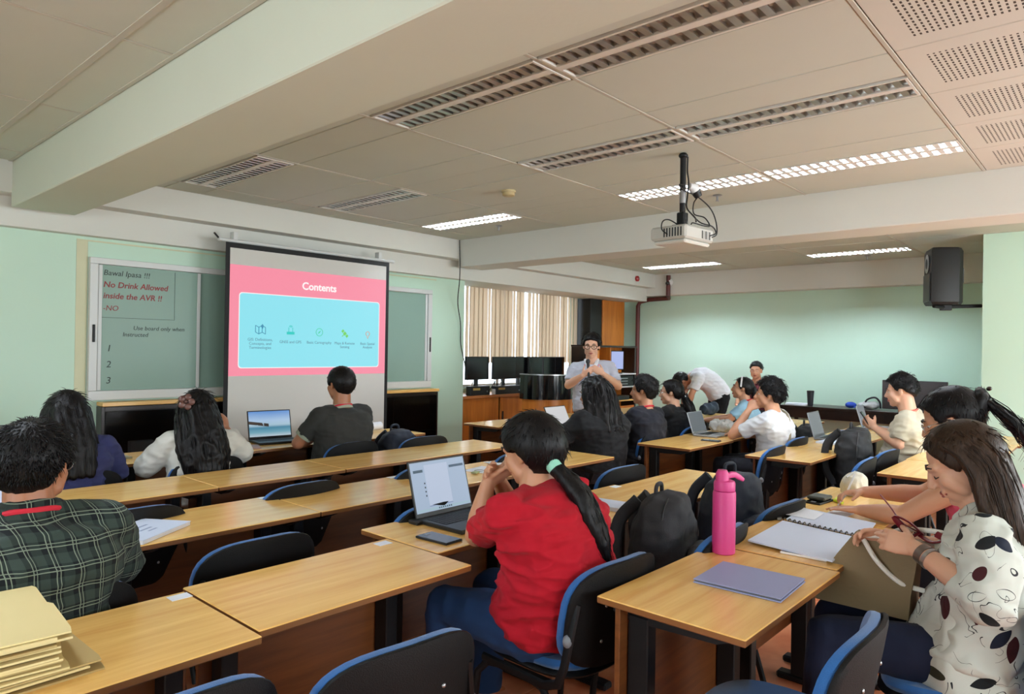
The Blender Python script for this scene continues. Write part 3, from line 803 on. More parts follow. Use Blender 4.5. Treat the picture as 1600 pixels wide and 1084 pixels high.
for k, x in enumerate((6.30, 6.72, 6.85, 7.35, 7.5)):
    o = MB().tube([(x, 6.44, .90), (x + .05, 6.40, 1.0), (x + .12, 6.42, 1.06), (x + .16, 6.47, .98), (x + .2, 6.5, .93)], .006, 6).build('cable', M['black'] if k % 2 else M['white_pl'])
    tag(o, ('leftmost thin cable loop on the counter, by the wall edge', 'thin cable between the two equipment cases', 'pale cable by the middle white box', 'thin dark cable behind the long player', 'rightmost cable loop behind the long player')[k], 'cable', 'cables on the window counter')
for x, y, s_ in ((6.80, 6.36, .10), (7.42, 6.40, .12), (7.9, 6.42, .09)):
    o = MB().cbox(-s_/2, -.03, 0, s_/2, .03, .07, .004).build('router', M['white_pl'], loc=(x, y, .891)); tag(o, {.10: 'white plastic box between the two equipment cases', .12: 'largest white plastic box behind the long player', .09: 'smallest white plastic box beside the lectern'}[s_], 'box', 'white boxes on the counter')

# lectern: curved gloss front over a wooden drum
lec = empty('lectern', (6.92, 5.62, 0), R(-33), 'rounded lectern with curved gloss black front over orange wood, before the counter', 'lectern')
def arc_wall(r0, r1, z0, z1, a0, a1, n=20):
    mb = MB(); o = [(r1 * math.cos(R(a0 + (a1-a0)*k/n)), r1 * math.sin(R(a0 + (a1-a0)*k/n))) for k in range(n+1)] + [(r0 * math.cos(R(a1 - (a1-a0)*k/n)), r0 * math.sin(R(a1 - (a1-a0)*k/n))) for k in range(n+1)]
    return mb.loft([[(x, y, z0) for x, y in o], [(x, y, z1) for x, y in o]])
arc_wall(.36, .378, .88, 1.18, 197, 343).build('curved_front', M['glossblack'], lec)
arc_wall(.325, .355, .02, .90, 200, 340).build('wooden_drum', M['orange_wood'], lec)
arc_wall(.355, .384, 1.181, 1.193, 197, 343).build('metal_rim', M['steel'], lec)
a = MB(); o_ = [(.35 * math.cos(R(200 + 7*k)), .35 * math.sin(R(200 + 7*k))) for k in range(21)] + [(.3, .12), (-.3, .12)]
a.panel(o_, .905, .925).build('desk_shelf', M['orange_wood'], lec)

# tall cabinet (black stile, orange door) and the open shelf unit
tall = empty('tall_cabinet', (0, 0, 0), 0, 'tall cabinet reaching the beam, black left side and orange wood door', 'cabinet')
MB().cbox(9.17, 6.52, 0, 9.49, 6.80, 2.33, .003).build('black_side', M['black'], tall)
MB().cbox(9.492, 6.50, 0, 10.14, 6.80, 2.33, .003).build('door', M['orange_wood'], tall)
sh = empty('shelf_unit', (0, 0, 0), 0, 'dark framed open shelf unit with orange back behind the presenter', 'shelf')
a = MB(); X0, X1, Y0, Y1 = 8.62, 10.06, 6.2, 6.48
a.cbox(X0, Y0, .0, X0 + .03, Y1, 1.55, .002); a.cbox(X1 - .045, Y0, .0, X1, Y1, 1.55, .002); a.cbox(X0 - .01, Y0 - .01, 1.551, X1 + .01, Y1, 1.58, .002)
a.build('frame', M['darkcab'], sh)
MB().box(X0 + .031, Y1 - .02, .0, X1 - .046, Y1, 1.55).build('back_panel', M['orange_wood'], sh)
MB().cbox(X0 + .031, Y0 + .002, 1.15, 8.98, Y0 + .02, 1.55, .002).build('door', M['orange_wood'], sh)
for x in (9.28, ): MB().cbox(x, Y0, .93, x + .02, Y1 - .021, 1.55, .002).build('divider', M['orange_wood'], sh)
for z in (.68, .90, 1.11): MB().cbox(9.301, Y0 - .03, z, X1 - .046, Y1 - .021, z + .02, .002).build('shelf_board', M['white_pl'] if z > .8 else M['laminate'], sh)
for z in (.62, .80): MB().cbox(X0 + .031, Y0 - .06, z, 9.27, Y1 - .021, z + .02, .002).build('shelf_board', M['laminate'], sh)
MB().cbox(X0 + .04, Y0, .05, 9.27, Y0 + .02, .60, .002).build('door', M['darkcab'], sh)
MB().cbox(9.32, Y0, .05, X1 - .05, Y0 + .02, .60, .002).build('door', M['orange_wood'], sh)
r_ = empty('desktop_monitor', (9.50, 6.22, 1.131), R(-20), 'small lit desktop monitor on the shelf right of the presenter', 'monitor')
MB().cbox(-.13, -.012, .06, .13, .012, .37, .005).build('casing', M['black'], r_); MB().box(-.118, -.0145, .075, .118, -.0125, .355).build('screen', glow('monitor page', (170, 184, 236), .9), r_)
MB().cbox(-.03, 0.0, .012, .03, .03, .06, .003).build('stand', M['black'], r_); MB().cbox(-.08, -.05, .0005, .08, .06, .012, .003).build('base', M['black'], r_)
MB().box(-.11, -.0156, .08, -.03, -.0147, .14).build('screen_glow', glow('monitor pink', (255, 190, 210), 1), r_)
r_ = empty('amplifier', (9.68, 6.30, .921), 0, 'black amplifier stack with pale buttons on the shelf unit', 'amplifier')
MB().cbox(-.24, -.1, 0.0005, .3, .1, .17, .005).build('case', M['ups'], r_)
for k in range(3): MB().cbox(-.1, -.106, .03 + .045*k, .12, -.1005, .045 + .045*k, .002).build('button_strip', M['silver'], r_)
o = MB().cbox(-.2, -.1, 0, .2, .1, .07, .01).build('player', M['ups'], loc=(9.62, 6.27, .7008)); tag(o, 'flat black player on the lower shelf board', 'player')

# pipe, cable along the corner, bell, camera, smoke detector, sprinklers
M['maroon'] = mat('maroon painted pipe', (88, 34, 30), .4)
o = MB().tube([(10.28, 6.32, .95), (10.28, 6.32, 2.27), (10.28, 6.28, 2.34), (10.28, 6.10, 2.37), (10.26, 5.72, 2.38), (10.125, 5.66, 2.42), (10.125, 5.66, 2.74)], .036, 12).build('drain_pipe', M['maroon']); tag(o, 'dark maroon pipe in the far corner rising to the beam', 'pipe')
o = MB().tube(cat_rom([(5.64, 5.90, 2.765), (5.655, 5.90, 2.5), (5.70, 5.95, 2.3), (5.82, 6.10, 2.05), (5.93, 6.16, 1.8), (5.95, 6.17, 1.55), (6.0, 6.16, 1.35), (6.05, 6.14, 1.1)], 40), .006, 6).build('wall_cable', M['black']); tag(o, 'loose black cable hanging down the room corner left of the blinds', 'cable')
r_ = empty('fire_bell', (9.58, 5.925, 2.655), 0, 'red fire bell on the white beam near the far corner', 'bell')
MB().tube([(0, -.001, 0), (0, -.03, 0), (0, -.05, 0)], [.045, .045, .02], 16).build('dome', mat('red alarm enamel', (170, 40, 36), .3), r_); MB().cyl((0, -.051, 0), (0, -.06, 0), .012, n=10).build('boss', M['steel'], r_)
r_ = empty('dome_camera', (10.14, 5.66, 2.63), 0, 'small white dome camera with black lens on the far beam', 'camera')
MB().tube([(0.029, 0, 0), (0, 0, 0), (-.03, 0, -.01)], [.06, .06, .045], 16).build('housing', M['white_pl'], r_); MB().ell((-.04, 0, -.02), (.035, .035, .035), nu=14, nv=10).build('lens', M['glossblack'], r_)
r_ = empty('smoke_detector', (4.12, 3.75, ZC), 0, 'round beige smoke detector on the ceiling above the screen side', 'detector')
MB().lathe([(.055, .004), (.058, -.004), (.058, -.016)], 24).build('base', mat('aged beige plastic', (196, 182, 140), .5), r_); MB().lathe([(.05, -.0165), (.05, -.04), (.035, -.048)], 24).build('sensor', mat('aged beige plastic sensor', (186, 170, 126), .5), r_)
def sprinkler(x, y, lab):
    r_ = empty('sprinkler_head', (x, y, ZC), 0, lab, 'sprinkler', 'ceiling sprinklers')
    MB().lathe([(.035, .002), (.038, -.004), (.02, -.01)], 16).build('escutcheon', M['steel'], r_)
    MB().cyl((0, 0, -.0105), (0, 0, -.045), .009, n=8).build('body', M['steel'], r_); MB().lathe([(.016, -.046), (.016, -.049)], 12).build('deflector', M['steel'], r_)
sprinkler(5.24, 4.9, 'ceiling sprinkler beside the lit lamp nearest the corner'); sprinkler(5.28, 2.52, 'ceiling sprinkler right of the projector plug'); sprinkler(9.65, 2.55, 'ceiling sprinkler under the far right lamp')
# ------------------------------------------------------------------ people
def voxel(mb, name, m, parent, vox, smooth=4, fac=.5, folds=None, extra=None, pre=None):
    """fuse the shapes of mb into one continuous skin"""
    me = bpy.data.meshes.new(name); me.from_pydata(mb.v, [], mb.f); me.update()
    o = bpy.data.objects.new(name, me); COL.objects.link(o)
    r_ = o.modifiers.new('r', 'REMESH'); r_.mode = 'VOXEL'; r_.voxel_size = vox; r_.use_smooth_shade = True
    if smooth:
        s_ = o.modifiers.new('s', 'SMOOTH'); s_.factor = fac; s_.iterations = smooth
    dg = bpy.context.evaluated_depsgraph_get()
    nm = bpy.data.meshes.new_from_object(o.evaluated_get(dg))
    bpy.data.objects.remove(o); bpy.data.meshes.remove(me)
    nv = len(nm.vertices)
    if folds:
        amp, fr, st, seed = folds
        co = np.empty(nv * 3); nm.vertices.foreach_get('co', co); co = co.reshape(-1, 3)
        no = np.empty(nv * 3); nm.vertices.foreach_get('normal', no); no = no.reshape(-1, 3)
        q = co * np.array(st) * fr + seed * 7.3
        d = np.array([ (1 - abs(noise.noise(V(p)))*2.2) * .7 + .3 * noise.noise(V(p) * 2.7) for p in q.tolist()])
        nm.vertices.foreach_set('co', (co + no * (amp * np.maximum(d - .32, -.45))[:, None]).ravel())
    if extra is not None and extra.v:
        bm = bmesh.new(); bm.from_mesh(nm)
        em = bpy.data.meshes.new('x'); em.from_pydata(extra.v, [], extra.f); em.update(); bm.from_mesh(em); bpy.data.meshes.remove(em)
        bm.to_mesh(nm); bm.free()
    nm.materials.clear()
    for q in (m if isinstance(m, (list, tuple)) else [m]): nm.materials.append(q)
    nm.shade_smooth(); nm.update(); nm.name = name
    return link(name, nm, parent)

def skin(name, rgb):
    m = mat(name, rgb, .48, var=.05, vscale=22, bump=.04, bscale=300)
    b = m.node_tree.nodes['Principled BSDF']
    b.inputs['Subsurface Weight'].default_value = .08; b.inputs['Subsurface Radius'].default_value = (.6, .2, .1); b.inputs['Subsurface Scale'].default_value = .01
    return m
M['skin_light'] = skin('light tan skin', (214, 164, 136)); M['skin'] = skin('tan skin', (196, 142, 110)); M['skin_dark'] = skin('brown skin', (164, 108, 78))
def hairmat(name, rgb, rough=.42):
    m = mat(name, rgb, rough, spec=.2); N, L = nodes_of(m); b = N['Principled BSDF']
    g = N.new('ShaderNodeNewGeometry'); mr = N.new('ShaderNodeMapRange'); mr.inputs[3].default_value = .55; mr.inputs[4].default_value = 1.7
    L.new(g.outputs['Random Per Island'], mr.inputs[0])
    tc = N.new('ShaderNodeTexCoord'); mp = N.new('ShaderNodeMapping'); mp.inputs['Scale'].default_value = (260, 260, 14); L.new(tc.outputs['Object'], mp.inputs[0])
    n = N.new('ShaderNodeTexNoise'); n.inputs['Scale'].default_value = 1; n.inputs['Detail'].default_value = 3; L.new(mp.outputs[0], n.inputs[0])
    m2 = N.new('ShaderNodeMath'); m2.operation = 'MULTIPLY'; L.new(mr.outputs[0], m2.inputs[0]); L.new(n.outputs['Fac'], m2.inputs[1])
    x = N.new('ShaderNodeVectorMath'); x.operation = 'SCALE'; x.inputs[0].default_value = tuple(2*c for c in s2l(rgb)[:3]); L.new(m2.outputs[0], x.inputs['Scale']); L.new(x.outputs[0], b.inputs['Base Color'])
    bp = N.new('ShaderNodeBump'); bp.inputs['Strength'].default_value = .5; bp.inputs['Distance'].default_value = .003; L.new(n.outputs['Fac'], bp.inputs['Height']); L.new(bp.outputs[0], b.inputs['Normal'])
    return m
M['hair'] = hairmat('black hair', (13, 11, 12), .4); M['hair_brown'] = hairmat('dark brown hair', (44, 31, 22), .42)
M['lips'] = mat('lips', (150, 72, 66), .4); M['eyewhite'] = mat('eye white', (220, 214, 206), .2); M['iris'] = mat('dark iris', (26, 16, 12), .15)
M['brow'] = mat('eyebrow hair', (34, 24, 20), .7); M['red_lan'] = mat('red lanyard', (196, 28, 50), .6)
def cloth(name, rgb, var=.06, sc_=700, rough=.85, sheen=.04):
    return mat(name, rgb, rough, var=var, vscale=7, bump=.25, bscale=sc_, spec=.25, sheen=sheen)

class Body: pass
TT = [-.13, 0, .22, .45, .70, .88, .97]
TA = [.115, .165, .152, .155, .168, .15, .075]
TB = [.085, .118, .112, .112, .118, .085, .06]
def person(label, loc, rz, pel=(0, 0, .56), neck=(0, .02, 1.05), mid=None, head=(0, .05, 1.19), hrot=(0, 0, 0), hs=1.0, sh=.17, shyaw=0,
           bulk=1.0, belly=0.0, armL=None, armR=None, legs=None, vox=.008, skin_='skin', face=True, drop=.055, eyes=True):
    B = Body(); rt_ = empty('person', loc, R(rz), label, 'person'); B.root = rt_; B.vox = vox; B.bulk = bulk; B.skin_ = M[skin_]
    pel, neck, Hc = V(pel), V(neck), V(head); B.pel, B.neck, B.Hc, B.hs = pel, neck, Hc, hs
    ax = (neck - pel).normalized()
    mid = V(mid) if mid else (pel + neck) / 2 + V((0, -.03, 0))
    B.HR = Euler((R(hrot[0]), R(hrot[2]), R(hrot[1])), 'XYZ').to_matrix()
    def spine(t):
        if t < 0: return pel + (mid - pel).normalized() * (t * (neck - pel).length)
        return pel * (1-t)**2 + (mid*2 - (pel + neck)/2) * (2*t*(1-t)) + neck * t*t
    def tan(t): return (spine(min(t + .05, 1.0)) - spine(t - .05)).normalized()
    Rb = V((1, 0, 0)); Rt_ = Matrix.Rotation(R(shyaw), 3, 'Z') @ V((1, 0, 0))
    B.rings = []
    for t, a, b in zip(TT, TA, TB):
        T_ = tan(t); r_ = Rb.lerp(Rt_, max(0, min(1, t))); r_ = (r_ - T_ * r_.dot(T_)).normalized(); f_ = T_.cross(r_)
        bb = bulk if t < .9 else 1 + (bulk - 1) * .3
        ex = belly * math.exp(-((t - .25) / .25) ** 2)
        a2 = a * bb * (sh / .17 if t > .5 else 1) + ex * .55
        B.rings.append((spine(t) + f_ * ex * .55, r_, f_, a2, b * bb + ex, t))
    T1 = tan(1.0); B.T1 = T1; r1 = B.rings[-1][1]; B.f1 = B.rings[-1][2]; B.r1 = r1
    S = [neck - r1 * sh - T1 * drop, neck + r1 * sh - T1 * drop]; B.S = S
    B.arms = []
    dfl = [((-.22, .12, .80), (-.12, .36, .775)), ((.22, .12, .80), (.12, .36, .775))]
    for k, arm in enumerate((armL, armR)):
        arm = arm or {}
        E_ = V(arm.get('e', dfl[k][0])); W_ = V(arm.get('w', dfl[k][1]))
        hd = V(arm.get('hd', (W_ - E_))).normalized(); pn = V(arm.get('pn', (0, 0, -1))); pn = (pn - hd * pn.dot(hd)).normalized()
        B.arms.append((S[k], E_, W_, hd, pn, arm.get('curl', 25), arm.get('hand', True)))
    legs = legs or [((-.11, .40, .53), (-.11, .40, .09)), ((.11, .40, .53), (.11, .40, .09))]
    B.legs = [(pel + V((-.092, 0, -.02)), V(legs[0][0]), V(legs[0][1])), (pel + V((.092, 0, -.02)), V(legs[1][0]), V(legs[1][1]))]
    mb = MB()
    def ring(c, r_, f_, a, b, n=20, p=2.4):
        return [c + r_ * (a * math.copysign(abs(math.cos(q)) ** (2/p), math.cos(q))) + f_ * (b * math.copysign(abs(math.sin(q)) ** (2/p), math.sin(q))) for q in [2*PI*k/n for k in range(n)]]
    B.ring = ring
    mb.loft([ring(c, r_, f_, a, b) for c, r_, f_, a, b, t in B.rings])
    for k in (0, 1):
        S_, E_, W_, hd, pn, curl, hand = B.arms[k]
        mb.cap(neck - T1 * .01 + (S_ - neck) * .2, .045, S_ + T1 * .0, .05 * (.6 + .4*bulk))
        mb.cap(S_, .052 * (.5 + .5*bulk), E_, .038 * (.5 + .5*bulk)); mb.cap(E_, .040 * (.5 + .5*bulk), E_.lerp(W_, .35), .041 * (.5 + .5*bulk)); mb.cap(E_.lerp(W_, .35), .041 * (.5 + .5*bulk), W_, .027)
        if hand: hand_shape(mb, W_, hd, pn, curl, 1 if k else -1)
    for hp, kn, an in B.legs:
        mb.cap(hp, .088 * bulk, kn, .056 * (.5 + .5*bulk)); mb.cap(kn, .055, kn.lerp(an, .35), .054 * (.5 + .5*bulk)); mb.cap(kn.lerp(an, .35), .054 * (.5 + .5*bulk), an, .036)
        mb.cap(an, .036, an + V((0, .13, -.05)), .024)
    Hd = lambda x, y, z: Hc + B.HR @ (V((x, y, z)) * hs)
    B.Hd = Hd; He = lambda c, r_, **k: mb.ell(Hd(*c), [q * hs for q in r_], B.HR, **k)
    mb.cap(neck - T1 * .03, .062 * (.6 + .4*bulk), Hd(0, -.022, -.05), .053 * hs * (.6 + .4*bulk))
    He((0, -.012, .035), (.074, .092, .078)); He((0, .022, -.015), (.062, .068, .085)); He((0, .040, -.072), (.045, .043, .034))
    mb.cap(Hd(0, .070, -.090), .017*hs, Hd(0, .062, -.095), .016*hs)
    for s in (-1, 1):
        mb.cap(Hd(s*.036, .052, -.022), .028*hs, Hd(s*.044, .03, -.06), .022*hs)
        mb.cap(Hd(s*.012, .084, .022), .010*hs, Hd(s*.044, .066, .024), .011*hs)
        Me = B.HR @ Matrix.Rotation(R(s*18), 3, 'Z')
        mb.ell(Hd(s*.077, -.008, -.002), (.009*hs, .018*hs, .030*hs), Me, nu=12, nv=8)
        mb.cap(Hd(s*.010, .100, -.030), .0085*hs, Hd(s*.008, .094, -.026), .009*hs, 10)
    mb.cap(Hd(0, .088, .012), .0085*hs, Hd(0, .108, -.026), .0105*hs, 10)
    mb.cap(Hd(-.016, .083, -.054), .009*hs, Hd(.016, .083, -.054), .009*hs, 10); mb.cap(Hd(-.013, .081, -.064), .009*hs, Hd(.013, .081, -.064), .009*hs, 10)
    B.body = voxel(mb, 'body', B.skin_, rt_, vox, 3)
    if face:
        for s in (-1, 1):
            if not eyes:
                MB().tube([Hd(s*.016, .084, .002), Hd(s*.031, .0835, -.006), Hd(s*.046, .073, -.003)], [.0012*hs, .0022*hs, .0012*hs], 6).build('eyelashes', M['brow'], rt_)
                MB().tube([Hd(s*.014, .093, .026), Hd(s*.030, .0905, .033), Hd(s*.048, .078, .027)], [.0025*hs, .0032*hs, .0015*hs], 6).build('eyebrow', M['brow'], rt_)
                continue
            e = MB(); e.ell(Hd(s*.031, .067, .004), (.0135*hs, .0125*hs, .0095*hs), B.HR, nu=12, nv=8); e.build('eye', M['eyewhite'], rt_)
            e = MB(); e.ell(Hd(s*.031, .0775, .003), (.0058*hs, .003*hs, .0058*hs), B.HR, nu=10, nv=6); e.build('iris', M['iris'], rt_)
            MB().tube([Hd(s*.014, .093, .026), Hd(s*.030, .0905, .033), Hd(s*.048, .078, .027)], [.003*hs, .004*hs, .002*hs], 6).build('eyebrow', M['brow'], rt_)
        l = MB(); l.tube([Hd(-.024, .080, -.0595), Hd(-.010, .0925, -.0555), Hd(0, .0935, -.057), Hd(.010, .0925, -.0555), Hd(.024, .080, -.0595)], [.002*hs, .0045*hs, .004*hs, .0045*hs, .002*hs], 8)
        l.tube([Hd(-.022, .081, -.061), Hd(0, .0915, -.0655), Hd(.022, .081, -.061)], [.002*hs, .0055*hs, .002*hs], 8); l.build('lips', M['lips'], rt_)
    return B

def hand_shape(mb, W_, hd, pn, curl, side_sign):
    sd = hd.cross(pn)
    rings = []
    for t, wd, th in ((-.005, .024, .019), (.02, .032, .018), (.05, .039, .015), (.078, .040, .0125), (.09, .036, .010)):
        c = W_ + hd * t
        rings.append([c + sd * (wd * math.cos(q)) + pn * (th * math.sin(q)) for q in [2*PI*k/14 for k in range(14)]])
    mb.loft(rings)
    for j, (off, ln) in enumerate(((.0295, .066), (.010, .076), (-.010, .071), (-.0285, .056))):
        p = W_ + hd * (.082 - (.006 if j in (0, 3) else 0)) + sd * (off * side_sign); a = R(curl * .5); r0 = .0088
        sp = (off * side_sign) * .8
        for seg, fr in enumerate((.45, .31, .24)):
            d = hd * math.cos(a) + pn * math.sin(a) + sd * sp
            q = p + d.normalized() * ln * fr
            mb.cap(p, r0, q, r0 - .0009, 8); p = q; r0 -= .0009; a += R(curl)
    p = W_ + hd * .022 + sd * (.026 * side_sign); d = (hd * .75 + sd * (.65 * side_sign) + pn * (.25 + curl/120)).normalized()
    q = p + d * .042; mb.cap(p, .0135, q, .011, 8)
    d2 = (d + hd * .35 + pn * (curl / 160)).normalized(); mb.cap(q, .011, q + d2 * .03, .0088, 8)

def shirt(B, m, off=.013, sleeve=.6, long=False, t0=-.14, vox=None, name='shirt', folds=(.010, 9, (1, 1, 2.2)), hemflare=0, puff=0, collar=False, seed=1, top=.95, smooth=3):
    mb = MB(); rs = []
    for c, r_, f_, a, b, t in B.rings:
        if t > top: continue
        if t < 0 and t0 > -.05: continue
        rs.append(B.ring(c, r_, f_, a + off + (hemflare if t <= .01 else 0), b + off + (hemflare if t <= .01 else 0)))
    c, r_, f_, a, b, t = B.rings[-1]
    rs.append(B.ring(B.neck - B.T1 * .012, r_, f_, .074 + off*.6, .066 + off*.4))
    mb.loft(rs)
    k2 = .5 + .5 * B.bulk
    for S_, E_, W_, hd, pn, curl, hand in B.arms:
        mb.cap(B.neck - B.T1 * .012 + (S_ - B.neck) * .22, .046 + off*.8, S_ + B.T1*.002, .052*(.6+.4*B.bulk) + off)
        if sleeve > 0:
            end = E_ if long else S_.lerp(E_, sleeve)
            mb.cap(S_, .053*k2 + off, S_.lerp(end, .5), .05*k2 + off + puff)
            mb.tube([S_.lerp(end, .3), end], [.05*k2 + off + puff*.7, (.041*k2 + off + .004 + puff)], 16)
            if long:
                mb.cap(E_, .041*k2 + off + puff, E_ + V((0, 0, .001)), .041*k2 + off + puff)
                e2 = E_.lerp(W_, long if isinstance(long, float) else .93)
                mb.tube([E_, e2], [.042*k2 + off + puff, .031*k2 + off*.8 + puff*.9], 16)
    if collar:
        mb.tube([B.neck - B.T1 * .02, B.neck + B.T1 * .045 - B.f1 * .008], [.084, .074], 20)
    return voxel(mb, name, m, B.root, vox or max(.0075, B.vox), smooth, folds=(*folds, seed) if folds else None)

def trousers(B, m, m_shoe=None, off=.012, vox=None, seed=2, shoes=True):
    mb = MB()
    rs = [B.ring(c, r_, f_, a + .004, b + .004) for c, r_, f_, a, b, t in B.rings if t <= .23]
    mb.loft(rs)
    for hp, kn, an in B.legs:
        mb.cap(hp, .09 * B.bulk + off, kn, .058 * (.5 + .5*B.bulk) + off); mb.tube([kn, kn.lerp(an, .5), an + (kn - an).normalized() * .03], [.057 * (.5 + .5*B.bulk) + off, .056 + off, .05 + off], 16)
    o = voxel(mb, 'trousers', m, B.root, vox or max(.009, B.vox), 3, folds=(.008, 9, (1, 1, 1), seed))
    if shoes:
        for hp, kn, an in B.legs:
            s = MB(); c = an + V((0, 0, 0)); z = 0.0
            fwd_ = V((0, 1, 0))
            rr = []
            for y, wd, h in ((-.065, .02, .05), (-.055, .034, .075), (0, .037, .085), (.06, .042, .06), (.12, .046, .045), (.17, .036, .036), (.19, .016, .028)):
                rr.append([V((c.x + wd*math.cos(q), c.y + y, max(.001, (h/2)*(1 + math.sin(q)) + .001))) for q in [2*PI*k/12 for k in range(12)]])
            s.loft(rr); s.build('shoe', m_shoe or M['black'], B.root, smooth=60)
    return o

ZL_SHORT = [(0, .074), (35, .066), (55, .045), (68, .004), (80, -.012), (90, .012), (105, .012), (125, -.05), (180, -.072)]
def hair_cap(B, m, zl=ZL_SHORT, thick=.010, top=0.0, rough=.004, tufts=400, tl=.026, seed=3, back=0.0, lift=.35, extra=None, name='hair', nfr=38):
    """closed cap of hair: outside the hairline its surface dives under the skin"""
    rnd = random.Random(seed); hs = B.hs
    def zline(az):
        for (a0, z0), (a1, z1) in zip(zl, zl[1:]):
            if a0 <= az <= a1: return z0 + (z1 - z0) * (az - a0) / (a1 - a0)
        return zl[-1][1]
    C0 = V((0, -.016, .022)); RR = V((.081, .096, .096))
    def surf(az, el, extra_t=0):
        d = V((math.sin(az) * math.cos(el), math.cos(az) * math.cos(el), math.sin(el)))
        k = 1 / math.sqrt((d.x/RR.x)**2 + (d.y/RR.y)**2 + (d.z/RR.z)**2)
        p = C0 + d * k; a = abs(math.degrees(math.atan2(p.x, p.y)))
        h = p.z - zline(a); w_ = max(0, min(1, (h + .006) / .014)); w_ = w_*w_*(3 - 2*w_)
        tt = thick + top * max(0, d.z) ** 2 + back * max(0, -d.y)
        nz = noise.noise(V(p) * nfr + V((seed, 0, 0))) * rough * w_
        return C0 + d * (k - .022 * (1 - w_) + tt * w_ + nz + extra_t), d, w_
    mb = MB(); nu, nv = 72, 40; rings = []
    for j in range(nv + 1):
        el = -PI/2 + PI * j / nv
        el = max(-PI/2 + .02, min(PI/2 - .02, el))
        rings.append([B.Hd(*surf(2*PI*i/nu, el)[0]) for i in range(nu)])
    mb.loft(rings)
    wh = V((.01, -.05, .10))
    for _ in range(tufts):
        az = rnd.uniform(-PI, PI); el = math.asin(rnd.uniform(-.55, 1)); p, d, w_ = surf(az, el)
        if w_ < .9: continue
        fl_ = p - (C0 + wh); fl_ = fl_ - d * fl_.dot(d)
        if fl_.length < 1e-4: continue
        fl_.normalize(); fl_ = (fl_ + V((rnd.uniform(-.5, .5), rnd.uniform(-.5, .5), rnd.uniform(-.4, .2)))).normalized()
        l = tl * rnd.uniform(.6, 1.3); r0 = rnd.uniform(.0012, .0024)
        e_ = p + fl_ * l; ea = abs(math.degrees(math.atan2(e_.x, e_.y)))
        if e_.z < zline(ea) - .002: continue
        pts = [p - d * .004, p + fl_ * l * .45 + d * (.45 * lift * l), p + fl_ * l + d * (lift * l * .4)]
        mb.tube([B.Hd(*q) for q in pts], [r0, r0 * .8, r0 * .15], 4)
    if extra is not None: mb.v and mb.add(extra.v, extra.f)
    return mb.build(name, m, B.root, smooth=180)

def hair_mass(B, guides, radii, m, locks=90, lr=.0035, seed=5, vox=.008, spread=.9, name='long_hair', wob=.006, smooth=3, folds=(.008, 22, (1, 1, .35)), taper=True, endj=.04):
    rnd = random.Random(seed); mb = MB(); ex = MB(); n = 10
    G = [cat_rom(g, n) for g in guides]
    def rad(i, t):
        r_ = radii[i] if isinstance(radii[0], (list, tuple)) else radii
        x = t * (len(r_) - 1); k = min(int(x), len(r_) - 2); return r_[k] + (r_[k+1] - r_[k]) * (x - k)
    for i, g in enumerate(G):
        for k in range(n - 1): mb.cap(g[k], rad(i, k/(n-1)), g[k+1], rad(i, (k+1)/(n-1)), 10)
    for i in range(len(G) - 1):       # fill between neighbours
        for u in (.33, .66):
            g = [a.lerp(b, u) for a, b in zip(G[i], G[i+1])]
            for k in range(n - 1): mb.cap(g[k], rad(i, k/(n-1)), g[k+1], rad(i, (k+1)/(n-1)), 8)
    for _ in range(locks):
        i = rnd.randrange(max(1, len(G) - 1)); u = rnd.random(); g2 = G[min(i+1, len(G)-1)]
        dv = V((rnd.gauss(0, 1), rnd.gauss(0, 1), rnd.gauss(0, .6))).normalized(); t0 = rnd.uniform(0, .35); t1 = rnd.uniform(.75, 1.0); path = []
        wb = V((rnd.uniform(-1, 1), rnd.uniform(-1, 1), 0)); ph = rnd.uniform(0, 6); m_ = 9
        for k in range(m_):
            t = t0 + (t1 - t0) * k / (m_ - 1); x = t * (n - 1); a = min(int(x), n - 2); f_ = x - a
            c = G[i][a].lerp(G[i][a+1], f_).lerp(g2[a].lerp(g2[a+1], f_), u)
            path.append(c + dv * (rad(i, t) * spread * (1.03 + .1 * math.sin(ph + 3*t))) + wb * (wob * math.sin(ph + t * 9)))
        d_end = (path[-1] - path[-2]).normalized(); path.append(path[-1] + d_end * rnd.uniform(.3, 1) * endj)
        ex.tube(path, [lr * (.5 + .7 * math.sin(PI * min(1, (k + 1) / 6))) if k < 5 else lr * (1.15 - k * .1) for k in range(len(path))], 5)
    return voxel(mb, name, m, B.root, vox, smooth, folds=(*folds, seed) if folds else None, extra=ex)

